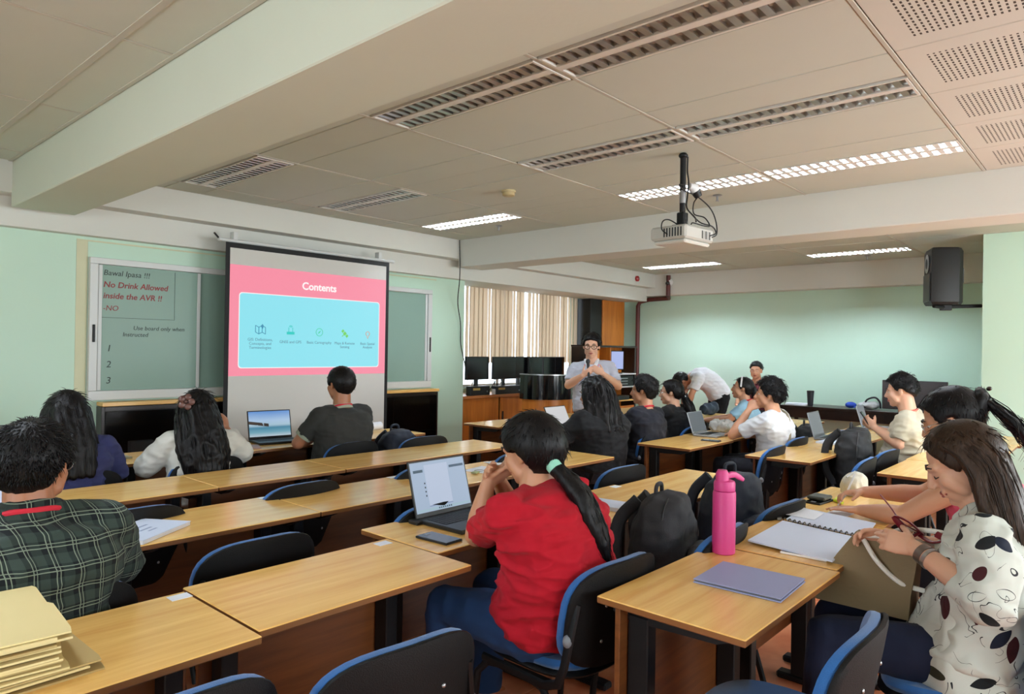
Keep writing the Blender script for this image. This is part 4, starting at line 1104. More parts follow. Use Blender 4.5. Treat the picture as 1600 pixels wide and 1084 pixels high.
def lanyard(B, m, drop=.25, w_=.008):
    r_, f_, T_ = B.r1, B.f1, B.T1
    n0 = B.neck + T_ * .012; pts = []
    back = [n0 - f_ * .074, n0 - f_ * .055 + r_ * .055, n0 + r_ * .078 + f_ * .005 - T_*.012, n0 + f_ * .085 + r_ * .06 - T_ * .07, n0 + f_ * .125 + r_ * .02 - T_ * drop]
    L_ = [n0 - f_ * .055 - r_ * .055, n0 - r_ * .078 + f_ * .005 - T_*.012, n0 + f_ * .085 - r_ * .06 - T_ * .07, n0 + f_ * .125 - r_ * .02 - T_ * drop]
    path = cat_rom(list(reversed(L_)) + back, 40)
    return MB().tube(path, w_, 8, flat=1).build('lanyard', m, B.root)
def glasses(B, m, r=.021, th=.0016, lens=True):
    g = MB()
    for s in (-1, 1):
        g.tube([B.Hd(s*.033 + r*1.15*math.cos(a), .0985 - abs(r*math.cos(a))*.12*(1 if s*math.cos(a) > 0 else .3), .002 + r*.88*math.sin(a)) for a in [2*PI*k/20 for k in range(21)]], th, 6)
        g.tube([B.Hd(s*.057, .094, .006), B.Hd(s*.074, .07, .008), B.Hd(s*.081, .0, .008), B.Hd(s*.081, -.015, -.006)], th, 6)
    g.tube([B.Hd(-.010, .100, .005), B.Hd(0, .104, .008), B.Hd(.010, .100, .005)], th, 6)
    return g.build('glasses', m, B.root)
# ------------------------------------------------------------------ patterned cloth
def MN(N, L, op, a, b_=None, c_=None):
    x = N.new('ShaderNodeMath'); x.operation = op
    for i, q in enumerate((a, b_, c_)):
        if q is None: continue
        if isinstance(q, (int, float)): x.inputs[i].default_value = q
        else: L.new(q, x.inputs[i])
    return x.outputs[0]
def mixc(N, L, f, a, b_):
    x = N.new('ShaderNodeMix'); x.data_type = 'RGBA'
    L.new(f, x.inputs[0])
    for i, q in ((6, a), (7, b_)):
        if isinstance(q, tuple): x.inputs[i].default_value = q
        else: L.new(q, x.inputs[i])
    return x.outputs[2]
def plaid_mat():
    m = cloth('dark green plaid flannel', (30, 40, 40)); N, L = nodes_of(m); b = N['Principled BSDF']
    for l in list(b.inputs['Base Color'].links): L.remove(l)
    tc = N.new('ShaderNodeTexCoord'); ns = N.new('ShaderNodeTexNoise'); ns.inputs['Scale'].default_value = 6; L.new(tc.outputs['Object'], ns.inputs[0])
    ad = N.new('ShaderNodeVectorMath'); ad.operation = 'MULTIPLY_ADD'; L.new(ns.outputs['Color'], ad.inputs[0]); ad.inputs[1].default_value = (.02, .02, .02); L.new(tc.outputs['Object'], ad.inputs[2])
    sp = N.new('ShaderNodeSeparateXYZ'); L.new(ad.outputs[0], sp.inputs[0])
    u = MN(N, L, 'ADD', sp.outputs[0], MN(N, L, 'MULTIPLY', sp.outputs[1], .55)); v = sp.outputs[2]
    def band(c, per, ph, wd):
        f = MN(N, L, 'FRACT', MN(N, L, 'ADD', MN(N, L, 'DIVIDE', MN(N, L, 'ADD', c, 10.0), per), ph)); return MN(N, L, 'LESS_THAN', f, wd)
    col = s2l((30, 38, 38)); per = .058
    br = MN(N, L, 'ADD', MN(N, L, 'MULTIPLY', band(u, per, 0, .44), .5), MN(N, L, 'MULTIPLY', band(v, per, 0, .44), .5))
    c1 = mixc(N, L, br, s2l((14, 18, 21)), s2l((48, 60, 54)))
    ln = MN(N, L, 'MAXIMUM', MN(N, L, 'MAXIMUM', band(u, per, .30, .045), band(u, per, .14, .035)), MN(N, L, 'MAXIMUM', band(v, per, .30, .045), band(v, per, .14, .035)))
    ln = MN(N, L, 'MULTIPLY', ln, .42)
    L.new(mixc(N, L, ln, c1, s2l((168, 182, 158))), b.inputs['Base Color'])
    return m
def leaf_mat():
    m = cloth('white blouse with leaf print', (200, 202, 196)); N, L = nodes_of(m); b = N['Principled BSDF']
    for l in list(b.inputs['Base Color'].links): L.remove(l)
    tc = N.new('ShaderNodeTexCoord')
    def leaves(scale, seedv, a, wd, amt):
        mp = N.new('ShaderNodeMapping'); mp.inputs['Location'].default_value = seedv; mp.inputs['Scale'].default_value = (.3, 1, 1); L.new(tc.outputs['Object'], mp.inputs[0])
        v = N.new('ShaderNodeTexVoronoi'); v.inputs['Scale'].default_value = scale; v.inputs['Randomness'].default_value = .75; L.new(mp.outputs[0], v.inputs['Vector'])
        sc_ = N.new('ShaderNodeVectorMath'); sc_.operation = 'SUBTRACT'; L.new(mp.outputs[0], sc_.inputs[0]); L.new(v.outputs['Position'], sc_.inputs[1])
        rc = N.new('ShaderNodeVectorMath'); rc.operation = 'SUBTRACT'; L.new(v.outputs['Color'], rc.inputs[0]); rc.inputs[1].default_value = (.5, .5, .5)
        dn = N.new('ShaderNodeVectorMath'); dn.operation = 'NORMALIZE'; fl2 = N.new('ShaderNodeVectorMath'); fl2.operation = 'MULTIPLY'; L.new(rc.outputs[0], fl2.inputs[0]); fl2.inputs[1].default_value = (.15, 1, 1); L.new(fl2.outputs[0], dn.inputs[0])
        dt = N.new('ShaderNodeVectorMath'); dt.operation = 'DOT_PRODUCT'; L.new(sc_.outputs[0], dt.inputs[0]); L.new(dn.outputs[0], dt.inputs[1])
        ln_ = N.new('ShaderNodeVectorMath'); ln_.operation = 'LENGTH'; L.new(sc_.outputs[0], ln_.inputs[0])
        al = MN(N, L, 'DIVIDE', dt.outputs['Value'], a)                          # -1..1 along the leaf
        perp = MN(N, L, 'SQRT', MN(N, L, 'MAXIMUM', MN(N, L, 'SUBTRACT', MN(N, L, 'POWER', ln_.outputs['Value'], 2), MN(N, L, 'POWER', dt.outputs['Value'], 2)), 0))
        lim = MN(N, L, 'MULTIPLY', MN(N, L, 'SUBTRACT', 1.0, MN(N, L, 'POWER', al, 2)), wd)
        inside = MN(N, L, 'LESS_THAN', perp, lim)
        sp = N.new('ShaderNodeSeparateColor'); L.new(v.outputs['Color'], sp.inputs[0])
        pick = MN(N, L, 'LESS_THAN', sp.outputs[0], amt)
        return MN(N, L, 'MULTIPLY', inside, pick), sp.outputs[1], mp, al, perp, lim
    f1, r1, mp1, al, perp, lim = leaves(12, (0, 0, 0), .043, .0155, .85)
    cr = N.new('ShaderNodeValToRGB'); cr.color_ramp.interpolation = 'CONSTANT'; e = cr.color_ramp.elements
    e[0].color = s2l((26, 28, 30)); e[1].position = .35; e[1].color = s2l((64, 26, 30))
    x = e.new(.6); x.color = s2l((52, 50, 36)); x = e.new(.8); x.color = s2l((28, 34, 50)); L.new(r1, cr.inputs[0])
    nz = N.new('ShaderNodeTexNoise'); nz.inputs['Scale'].default_value = 11; nz.inputs['Detail'].default_value = 1; nz.inputs['Distortion'].default_value = 1.2; L.new(tc.outputs['Object'], nz.inputs[0])
    line = MN(N, L, 'LESS_THAN', MN(N, L, 'ABSOLUTE', MN(N, L, 'SUBTRACT', nz.outputs['Fac'], .5)), .006)
    nz2 = N.new('ShaderNodeTexNoise'); nz2.inputs['Scale'].default_value = 17; nz2.inputs['Detail'].default_value = 0; L.new(tc.outputs['Object'], nz2.inputs[0])
    line = MN(N, L, 'MULTIPLY', line, MN(N, L, 'GREATER_THAN', nz2.outputs['Fac'], .46))
    f2, r2, mp2, al2, perp2, lim2 = leaves(15, (3.1, 1.7, 2.2), .030, .014, .5)
    ol = MN(N, L, 'MULTIPLY', f2, MN(N, L, 'GREATER_THAN', MN(N, L, 'DIVIDE', perp2, MN(N, L, 'MAXIMUM', lim2, .0001)), .86))
    c0 = mixc(N, L, MN(N, L, 'MAXIMUM', line, ol), s2l((200, 203, 194)), s2l((40, 42, 46)))
    L.new(mixc(N, L, f1, c0, cr.outputs[0]), b.inputs['Base Color'])
    return m
M['plaid'] = plaid_mat(); M['leaf'] = leaf_mat()
M['red_shirt'] = cloth('red cotton T-shirt', (172, 14, 34)); M['jeans'] = cloth('blue denim', (34, 62, 104), .2, 900)
M['navy_cl'] = cloth('navy knit', (48, 52, 92)); M['black_cl'] = cloth('black cotton', (20, 20, 22)); M['charcoal_cl'] = cloth('charcoal cotton', (46, 46, 44))
M['white_cl'] = cloth('white cotton', (222, 224, 228)); M['grey_polo'] = cloth('light grey polo', (186, 188, 200)); M['beige_cl'] = cloth('beige cotton', (196, 188, 166))
M['maroon_cl'] = cloth('maroon polo', (96, 40, 46)); M['pink_cl'] = cloth('pink sleeveless top', (226, 92, 118)); M['dark_tr'] = cloth('dark trousers', (24, 25, 32))
M['cream_cl'] = cloth('cream shirt', (206, 204, 196)); M['lightblue_cl'] = cloth('light blue blouse', (150, 190, 214)); M['navy_tr'] = cloth('dark navy trousers', (24, 30, 52))
M['sagetrim'] = cloth('sage grey trim', (150, 158, 140)); M['blackish'] = cloth('very dark navy cotton', (27, 28, 36))
M['frame_blk'] = mat('black glasses frame', (12, 12, 14), .25); M['frame_met'] = mat('thin metal glasses frame', (190, 190, 190), .2, metal=.9)
SIT = [((-.11, .40, .53), (-.12, .42, .09)), ((.11, .40, .53), (.12, .42, .09))]

# ---- man in the plaid shirt, left foreground
B = person('man in a dark green plaid shirt with red lanyard, far left foreground', (.57, 2.36, 0), -8, neck=(0, -.01, 1.0), head=(.01, .02, 1.135), hrot=(-6, -32, 2), hs=1.06, sh=.185, bulk=1.22, belly=.03,
           armL=dict(e=(-.26, .10, .80), w=(-.10, .36, .78)), armR=dict(e=(.26, .10, .79), w=(.10, .38, .78)), vox=.0065, skin_='skin_dark')
shirt(B, M['plaid'], off=.018, sleeve=1, long=True, collar=True, vox=.007, folds=(.014, 7, (1, 1, 1.6)), seed=11)
trousers(B, M['dark_tr'])
hair_cap(B, M['hair'], thick=.010, top=.004, rough=.005, tufts=3200, tl=.022, lift=.16, seed=4, back=.004, nfr=60)
lanyard(B, M['red_lan'], w_=.009); glasses(B, M['frame_met'])

# ---- woman in the navy top behind him
B = person('woman with straight black hair in a navy top, beyond the plaid shirt man', (1.20, 4.27, 0), 0, neck=(0, .0, .97), head=(.0, .04, 1.105), hrot=(-12, -8, 0), hs=1.0, sh=.175, bulk=1.12,
           armR=dict(e=(.27, .06, .76), w=(.16, .33, .78)), armL=dict(e=(-.26, .08, .76), w=(-.14, .35, .78)), vox=.009)
shirt(B, M['navy_cl'], sleeve=1, long=True, seed=12); trousers(B, M['dark_tr'])
hair_cap(B, M['hair'], thick=.016, tufts=300, tl=.05, lift=.1, rough=.002); H_ = B.Hd
hair_mass(B, [[H_(-.03, .0, .11), H_(-.09, -.01, .02), H_(-.10, -.03, -.08), (-.12, -.10, .88)], [H_(-.02, -.06, .11), H_(-.05, -.11, .0), (-.06, -.15, .95), (-.06, -.17, .80)], [H_(.02, -.06, .11), H_(.05, -.11, .0), (.06, -.15, .95), (.06, -.17, .80)], [H_(.03, .0, .11), H_(.09, -.01, .02), H_(.10, -.03, -.08), (.12, -.08, .90)]],
          [.016, .026, .03, .022], M['hair'], locks=110, seed=5, wob=.003)
glasses(B, M['frame_met'])

# ---- woman with the flower clip
B = person('woman in a cream shirt with wavy black hair and a brown flower hair clip', (1.90, 4.30, 0), -4, neck=(.02, .0, .95), head=(.02, .035, 1.085), hrot=(-8, -22, 0), hs=1.0, sh=.168, bulk=1.05,
           armR=dict(e=(.30, .02, .80), w=(.27, .21, .93), hd=(0, .35, .8), pn=(-.5, .6, 0), curl=42), armL=dict(e=(-.26, .08, .76), w=(-.14, .36, .78)), vox=.009, skin_='skin_dark')
shirt(B, M['cream_cl'], off=.018, sleeve=1, long=.8, puff=.008, seed=13); trousers(B, M['dark_tr'])
hair_cap(B, M['hair'], thick=.017, tufts=400, tl=.05, lift=.2, rough=.004); H_ = B.Hd
hair_mass(B, [[H_(-.03, .0, .11), H_(-.09, -.02, .02), (-.12, -.08, .95), (-.12, -.15, .82), (-.10, -.15, .72)], [H_(-.02, -.06, .11), H_(-.04, -.12, .0), (-.05, -.17, .92), (-.04, -.20, .78), (-.03, -.19, .64)], [H_(.02, -.06, .11), H_(.05, -.12, .0), (.06, -.17, .92), (.07, -.19, .78), (.05, -.19, .66)], [H_(.03, .0, .10), H_(.09, -.03, .0), (.11, -.09, .95), (.13, -.13, .80), (.12, -.14, .72)]],
          [.016, .028, .034, .034, .022], M['hair'], locks=170, seed=6, wob=.014, folds=(.016, 16, (1, 1, .6)))
fc = MB()
for k in range(5):
    a = 2*PI*k/5; fc.ell(H_(-.06 + .03*math.cos(a), -.150, .045 + .03*math.sin(a)), (.020, .007, .020), B.HR, nu=10, nv=6)
fc.ell(H_(-.06, -.158, .045), (.009, .006, .009), B.HR, nu=8, nv=6)
fc.build('flower_clip', mat('brown tortoise clip', (92, 58, 50), .3), B.root)
glasses(B, M['frame_met'])
MB().cyl(B.arms[1][2] + V((-.03, .09, .035)), B.arms[1][2] + V((.02, .15, -.02)), .0045, .003, 8).build('pen', M['black'], B.root)

# ---- man in the charcoal shirt before the screen
B = person('man in a charcoal T-shirt with sage collar, seated before the projection screen', (2.99, 4.36, 0), 0, pel=(0, 0, .58), neck=(0, .0, 1.045), head=(0, .02, 1.215), hrot=(-4, 6, 0), hs=1.06, sh=.185, bulk=1.25, belly=.02,
           armL=dict(e=(-.30, .09, .80), w=(-.06, .26, .80)), armR=dict(e=(.28, .09, .80), w=(.06, .28, .80)), vox=.009, skin_='skin_dark')
shirt(B, M['charcoal_cl'], sleeve=.72, seed=14, collar=False); trousers(B, M['dark_tr'])
hair_cap(B, M['hair'], thick=.012, tufts=500, tl=.012, lift=.2, rough=.002, back=.004)
MB().tube([B.neck - B.T1*.012, B.neck + B.T1*.022], [.088, .078], 24).build('collar', M['sagetrim'], B.root)
for k in (0, 1):
    S_, E_ = B.arms[k][0], B.arms[k][1]; d = (E_ - S_).normalized(); c = S_.lerp(E_, .72)
    MB().tube([c - d*.012, c + d*.012], [.064, .062], 18).build('sleeve_hem', M['sagetrim'], B.root)
lanyard(B, M['red_lan'])

# ---- woman in the red T-shirt, centre
B = person('woman in a red T-shirt and jeans with a long black ponytail, elbows on the table', (1.96, 1.50, 0), 4, pel=(-.02, .03, .56), neck=(-.035, .115, .985), mid=(-.03, -.015, .79), head=(-.005, .145, 1.125), hrot=(-13, 5, -6), hs=1.06, sh=.19, bulk=1.22, belly=.03, shyaw=-6,
           armL=dict(e=(-.075, .335, .80), w=(-.045, .31, .99), hd=(.5, -.25, .35), pn=(.2, -.9, -.2), curl=30), armR=dict(e=(.20, .35, .80), w=(.03, .32, 1.0), hd=(-.6, -.1, .35), pn=(-.2, -.9, -.2), curl=30),
           legs=[((-.15, .42, .54), (-.15, .46, .09)), ((.12, .42, .54), (.13, .44, .09))], vox=.006, skin_='skin')
shirt(B, M['red_shirt'], off=.016, sleeve=.80, vox=.0065, folds=(.022, 6.5, (1, 1, 3.0)), seed=15, t0=-.14, hemflare=.012)
trousers(B, M['jeans'], vox=.008, off=.008)
hair_cap(B, M['hair'], thick=.021, tufts=500, tl=.035, lift=.0, rough=.001, back=.012, zl=[(0, .074), (35, .066), (55, .045), (68, .02), (80, .012), (90, .022), (105, -.005), (125, -.06), (180, -.085)]); H_ = B.Hd
pt = V((-.03, .025, 1.09))
hair_mass(B, [[H_(.0, -.085, .02), pt, (-.035, -.075, 1.02), (-.03, -.125, .93), (.0, -.16, .83), (.03, -.165, .74)], [H_(.01, -.085, -.01), pt + V((.012, 0, 0)), (-.01, -.075, 1.02), (.01, -.12, .93), (.035, -.15, .84), (.05, -.155, .76)]],
          [.03, .022, .030, .034, .026, .010], M['hair'], locks=200, lr=.0022, seed=7, vox=.006, wob=.005, name='ponytail', folds=(.008, 26, (1, 1, .3)), endj=.05)
MB().tube([pt + (V((.0, .010, .012))), pt + V((.0, -.014, -.010))], [.028, .028], 16).build('hair_tie', mat('mint hair tie', (150, 214, 190), .6), B.root)

# ---- long haired person in black
B = person('heavy person in black with long wavy dark hair, back to us before the presenter', (4.80, 3.33, 0), 0, neck=(0, .0, .99), head=(-.03, .02, 1.13), hrot=(-8, 5, 0), hs=1.15, sh=.225, bulk=1.5, belly=.06,
           armL=dict(e=(-.36, .12, .76), w=(-.16, .36, .78)), armR=dict(e=(.36, .08, .76), w=(.16, .36, .78)), vox=.010)
shirt(B, M['black_cl'], off=.02, sleeve=1, long=True, seed=16); trousers(B, M['dark_tr'])
hair_cap(B, M['hair'], thick=.016, tufts=500, tl=.05, lift=.3, rough=.006); H_ = B.Hd
hair_mass(B, [[H_(-.03, .02, .11), H_(-.10, .0, .02), H_(-.12, -.03, -.09), (-.19, -.06, .93)], [H_(-.02, -.05, .12), H_(-.06, -.11, .02), (-.11, -.15, .98), (-.12, -.19, .86)], [H_(.02, -.06, .12), H_(.05, -.12, .02), (.04, -.16, .98), (.06, -.20, .85)], [H_(.03, .0, .11), H_(.10, -.02, .02), H_(.13, -.04, -.09), (.18, -.08, .90)]],
          [.02, .035, .045, .028], M['hair'], locks=200, lr=.005, seed=8, wob=.022, folds=(.016, 14, (1, 1, .6)), endj=.07)

# ---- man in black with red lanyard
B = person('short haired man in a dark T-shirt with a red lanyard, between two people in black', (5.36, 3.22, 0), 0, neck=(.02, .0, .99), head=(.02, .02, 1.145), hrot=(-2, 18, 0), hs=1.05, sh=.18, bulk=1.15, vox=.010)
shirt(B, M['blackish'], sleeve=.7, seed=17); trousers(B, M['dark_tr'])
hair_cap(B, M['hair'], thick=.016, top=.012, rough=.01, tufts=900, tl=.03, lift=.5, seed=9); lanyard(B, M['red_lan'])

# ---- woman with tied wavy ponytail
B = person('woman in black with glasses and a tied wavy ponytail, next to the short haired man', (6.0, 3.28, 0), 0, neck=(0, .0, .97), head=(-.02, .02, 1.105), hrot=(-4, 26, 0), hs=1.0, sh=.165, bulk=1.1, vox=.010, skin_='skin_light')
shirt(B, M['black_cl'], sleeve=1, long=True, seed=18); trousers(B, M['dark_tr'])
hair_cap(B, M['hair'], thick=.012, tufts=250, tl=.05, lift=.1, rough=.002, back=.006); H_ = B.Hd
hair_mass(B, [[H_(.01, -.10, .0), H_(.02, -.13, -.05), (.03, -.17, .93), (.05, -.2, .80), (.05, -.2, .70)], [H_(.02, -.10, .0), H_(.03, -.13, -.05), (.06, -.17, .93), (.09, -.19, .80), (.08, -.2, .72)]], [.025, .02, .04, .045, .02], M['hair'], locks=90, lr=.005, seed=10, wob=.02, name='ponytail')
MB().ell(H_(.015, -.132, -.045), (.022, .014, .022), B.HR, nu=12, nv=8).build('hair_tie', M['white_cl'], B.root); glasses(B, M['frame_met'])

# ---- bending man
B = person('man in a white shirt and black trousers bending over a table at the far wall', (8.52, 4.42, 0), 41.8, pel=(0, -.40, .93), neck=(0, -.02, 1.165), mid=(0, -.24, 1.12), head=(.0, .11, 1.10), hrot=(-62, 0, 0), hs=1.0, sh=.175, bulk=1.12,
           armL=dict(e=(-.19, .02, .95), w=(-.15, .05, .79), hd=(0, .2, -1), pn=(0, 1, 0)), armR=dict(e=(.19, .02, .95), w=(.15, .05, .79), hd=(0, .2, -1), pn=(0, 1, 0)),
           legs=[((-.10, -.33, .50), (-.11, -.40, .09)), ((.10, -.33, .50), (.11, -.40, .09))], vox=.011)
shirt(B, M['white_cl'], off=.02, sleeve=.75, seed=19); trousers(B, M['black_cl'])
hair_cap(B, M['hair'], thick=.012, tufts=200, tl=.03, lift=.3)

# ---- woman with the headband
B = person('woman with a white headband in a light blue top, looking up to the left', (7.12, 3.05, 0), 12, neck=(0, .0, .98), head=(-.01, .03, 1.12), hrot=(6, 12, 0), hs=1.0, sh=.165, bulk=1.0, vox=.010)
shirt(B, M['lightblue_cl'], sleeve=.7, seed=20); trousers(B, M['dark_tr'])
hair_cap(B, M['hair'], thick=.010, tufts=200, tl=.05, lift=.05, rough=.001); H_ = B.Hd
hair_mass(B, [[H_(0, -.10, .03), H_(.01, -.13, -.03), H_(.01, -.14, -.12)], [H_(.02, -.10, .03), H_(.02, -.12, -.03), H_(.03, -.13, -.12)]], [.03, .03, .015], M['hair'], locks=40, seed=11, name='ponytail')
MB().tube([H_(.094*math.cos(a), .018, .022 + .104*math.sin(a)) for a in [PI*k/16 for k in range(17)]], .0055, 8, flat=1.6).build('headband', M['white_cl'], B.root)
lanyard(B, M['red_lan'])

# ---- man in the white T-shirt
B = person('man in a white T-shirt with a cross body strap, chin on his fist', (5.84, 2.26, 0), 4, neck=(-.01, .0, 1.0), head=(.03, .045, 1.145), hrot=(2, 16, 0), hs=1.06, sh=.185, bulk=1.1,
           armL=dict(e=(-.17, .28, .80), w=(-.035, .19, 1.01), hd=(.35, -.25, .75), pn=(.75, -.1, -.2), curl=55), armR=dict(e=(.27, .08, .78), w=(.16, .34, .78)), vox=.009, skin_='skin')
shirt(B, M['white_cl'], off=.018, sleeve=.72, seed=21, t0=-.14); trousers(B, M['dark_tr'])
hair_cap(B, M['hair'], thick=.018, top=.014, rough=.012, tufts=1100, tl=.035, lift=.5, seed=12, zl=[(0, .066), (35, .056), (55, .035), (68, .0), (80, -.02), (90, .006), (105, .004), (125, -.05), (180, -.07)])
MB().tube(cat_rom([(.12, .02, 1.03), (.05, -.10, .99), (-.05, -.155, .86), (-.14, -.16, .74), (-.21, -.06, .66), (-.17, .08, .66)], 20), .012, 8, flat=1).build('strap', mat('khaki strap', (140, 130, 108), .8), B.root)

# ---- man in maroon at the far wall
B = person('man in a maroon polo sitting against the far wall facing the camera', (10.02, 4.12, 0), 88, pel=(0, -.05, .60), neck=(0, 0, 1.08), head=(.0, .03, 1.235), hrot=(-3, 12, 0), hs=1.04, sh=.19, bulk=1.15, vox=.011)
shirt(B, M['maroon_cl'], sleeve=.7, seed=22); trousers(B, M['dark_tr'])
hair_cap(B, M['hair'], thick=.010, top=.016, rough=.004, tufts=300, tl=.02, lift=.5, zl=[(0, .07), (35, .066), (55, .055), (68, .03), (80, .03), (90, .03), (105, .03), (125, .01), (180, -.04)])

# ---- man in beige with phone
B = person('man in a beige T-shirt with a coral lanyard, looking at the phone in his hands', (6.37, 1.36, 0), 2, pel=(0, -.02, .56), neck=(-.02, .0, 1.035), head=(-.03, .05, 1.205), hrot=(-8, 4, 0), hs=1.08, sh=.195, bulk=1.3, belly=.05,
           armL=dict(e=(-.24, .02, .80), w=(-.10, .22, .90), hd=(.2, .55, .45), pn=(.85, -.2, .2), curl=30), armR=dict(e=(.22, .10, .80), w=(.05, .25, .88), hd=(-.3, .5, .4), pn=(-.75, -.1, .3), curl=30), vox=.009, skin_='skin_light')
shirt(B, M['beige_cl'], off=.018, sleeve=.80, seed=23, folds=(.014, 8, (1, 1, 2.4))); trousers(B, M['jeans'])
hair_cap(B, M['hair'], thick=.010, top=.018, rough=.006, tufts=900, tl=.032, lift=.5, seed=13, zl=[(0, .07), (35, .062), (55, .045), (68, .02), (80, .0), (90, .022), (105, .018), (125, -.01), (180, -.05)])
lanyard(B, mat('coral lanyard', (226, 110, 96), .6))
PH13 = B

# ---- woman in pink with the claw clip
B = person('woman in a pink sleeveless top with a black claw clip, writing a note', (3.57, .51, 0), 3, pel=(0, -.02, .57), neck=(0, .03, 1.03), mid=(0, -.06, .82), head=(.02, .09, 1.215), hrot=(-24, 4, 0), hs=1.1, sh=.178, bulk=1.15,
           armL=dict(e=(-.15, .24, .80), w=(-.09, .42, .785), hd=(.05, 1, -.05), pn=(0, 0, -1), curl=8), armR=dict(e=(.22, .22, .84), w=(.03, .43, .85), hd=(-.35, .8, -.1), pn=(-.3, 0, -1), curl=42), vox=.0075, skin_='skin')
shirt(B, M['pink_cl'], sleeve=0, seed=24, folds=(.006, 9, (1, 1, 2))); trousers(B, M['dark_tr'])
hair_cap(B, M['hair'], thick=.016, tufts=500, tl=.04, lift=.02, rough=.002, back=.01); H_ = B.Hd
hair_mass(B, [[H_(-.04, -.09, -.02), H_(-.02, -.13, .04), H_(0, -.14, .07)], [H_(.04, -.09, -.02), H_(.03, -.13, .04), H_(.02, -.14, .07)]], [.03, .035, .02], M['hair'], locks=50, seed=14, name='twisted_bun', endj=.02)
hair_mass(B, [[H_(-.02, -.13, .06), (-.02, -.13, 1.24), (-.03, -.19, 1.16), (-.04, -.22, 1.08)], [H_(.04, -.13, .06), (.05, -.12, 1.24), (.06, -.18, 1.15), (.07, -.20, 1.08)]], [.012, .018, .012, .004], M['hair'], locks=150, lr=.0018, seed=15, name='loose_ends', endj=.07, wob=.02, vox=.006, spread=1.5)
cl_ = MB()
for s in (-1, 1):
    cl_.tube([H_(.01 + s*.01, -.165, .10), H_(.01 + s*.03, -.17, .07), H_(.01 + s*.035, -.165, .02)], .006, 8)
    for k in range(4): cl_.tube([H_(.01 + s*.034, -.168, .075 - k*.018), H_(.01 + s*.02, -.15, .07 - k*.018), H_(.01 + s*.004, -.146, .065 - k*.018)], .0035, 6)
cl_.v = [tuple(V(q) + V((0, .01, -.035))) for q in cl_.v]; cl_.ell(H_(.01, -.172, .07), (.018, .012, .010), B.HR, nu=10, nv=6)
cl_.build('claw_clip', M['glossblack'], B.root); glasses(B, M['frame_met'], r=.024)
WP = B

# ---- woman in the leaf print blouse, right foreground
B = person('woman with long brown hair in a white leaf print blouse, looking down, right foreground', (2.66, .41, 0), 6, pel=(0, -.03, .56), neck=(0, -.05, 1.005), mid=(0, -.08, .8), head=(-.005, .0, 1.15), hrot=(-30, 6, 0), hs=1.06, sh=.168, bulk=1.08,
           armL=dict(e=(-.23, -.08, .79), w=(-.09, .12, .875), hd=(.25, .85, .1), pn=(.75, -.3, -.4), curl=40), armR=dict(e=(.22, .0, .80), w=(.06, .20, .86), hd=(-.3, .8, .1), pn=(-.6, -.2, -.6), curl=35),
           legs=[((-.12, .37, .54), (-.12, .41, .09)), ((.10, .39, .54), (.12, .43, .09))], vox=.0045, skin_='skin_light', eyes=False)
shirt(B, M['leaf'], off=.020, sleeve=1, long=.35, puff=.016, vox=.0065, folds=(.020, 8, (1, 1, 1.4)), seed=25, t0=-.14, hemflare=.02, top=.95)
sk = MB(); c = B.pel                      # the blouse hem spreading over the lap and the seat side
sk.loft([[V((0 + a*math.cos(q), -.04 + y0 + b_*math.sin(q), z)) for q in [2*PI*k/24 for k in range(24)]] for z, a, b_, y0 in ((.74, .16, .12, .0), (.64, .185, .15, .01), (.56, .215, .18, .02), (.48, .235, .18, .01), (.38, .25, .16, -.02), (.28, .26, .15, -.05))])
voxel(sk, 'blouse_hem', M['leaf'], B.root, .008, 3, folds=(.035, 6.5, (1, 1, .45), 26))
trousers(B, M['navy_tr'], vox=.008)
hair_cap(B, M['hair_brown'], thick=.014, tufts=300, tl=.04, lift=.0, rough=.001, back=.006, zl=[(0, .078), (35, .066), (55, .04), (68, .01), (80, -.01), (90, .0), (105, -.02), (125, -.055), (180, -.075)]); H_ = B.Hd
hair_mass(B, [[H_(-.02, .03, .112), H_(-.07, .015, .075), H_(-.092, -.02, .0), (-.115, -.075, 1.02), (-.135, -.125, .90), (-.13, -.16, .80)], [H_(-.015, -.02, .12), H_(-.075, -.05, .07), H_(-.09, -.08, -.02), (-.11, -.15, .97), (-.11, -.18, .86), (-.10, -.20, .76)],
              [H_(.0, -.05, .115), H_(-.02, -.11, .03), (-.04, -.16, 1.03), (-.04, -.20, .9), (-.03, -.21, .76)], [H_(.015, -.02, .118), H_(.07, -.05, .06), H_(.085, -.07, -.03), (.10, -.14, .93), (.10, -.17, .80)], [H_(.02, .02, .115), H_(.08, .0, .05), H_(.09, -.03, -.04), (.11, -.07, .98), (.12, -.08, .88)]],
          [.012, .017, .021, .026, .026, .014], M['hair_brown'], locks=420, lr=.0024, seed=16, vox=.0055, wob=.004, folds=(.006, 30, (1, 1, .2)), endj=.06, spread=.98)
MB().ell(H_(-.088, -.002, -.036), (.004, .004, .004), nu=8, nv=6).build('earring', M['steel'], B.root)
wr_ = B.arms[0]; d = (wr_[2] - wr_[1]).normalized()
MB().tube([wr_[2] - d*.045, wr_[2] - d*.022], [.034, .033], 18).build('wrist_watch', mat('silver watch', (120, 110, 104), .3, metal=.7), B.root)
MB().tube([wr_[2] - d*.062, wr_[2] - d*.05], [.036, .035], 18).build('bracelet', M['steel'], B.root)
LB = B

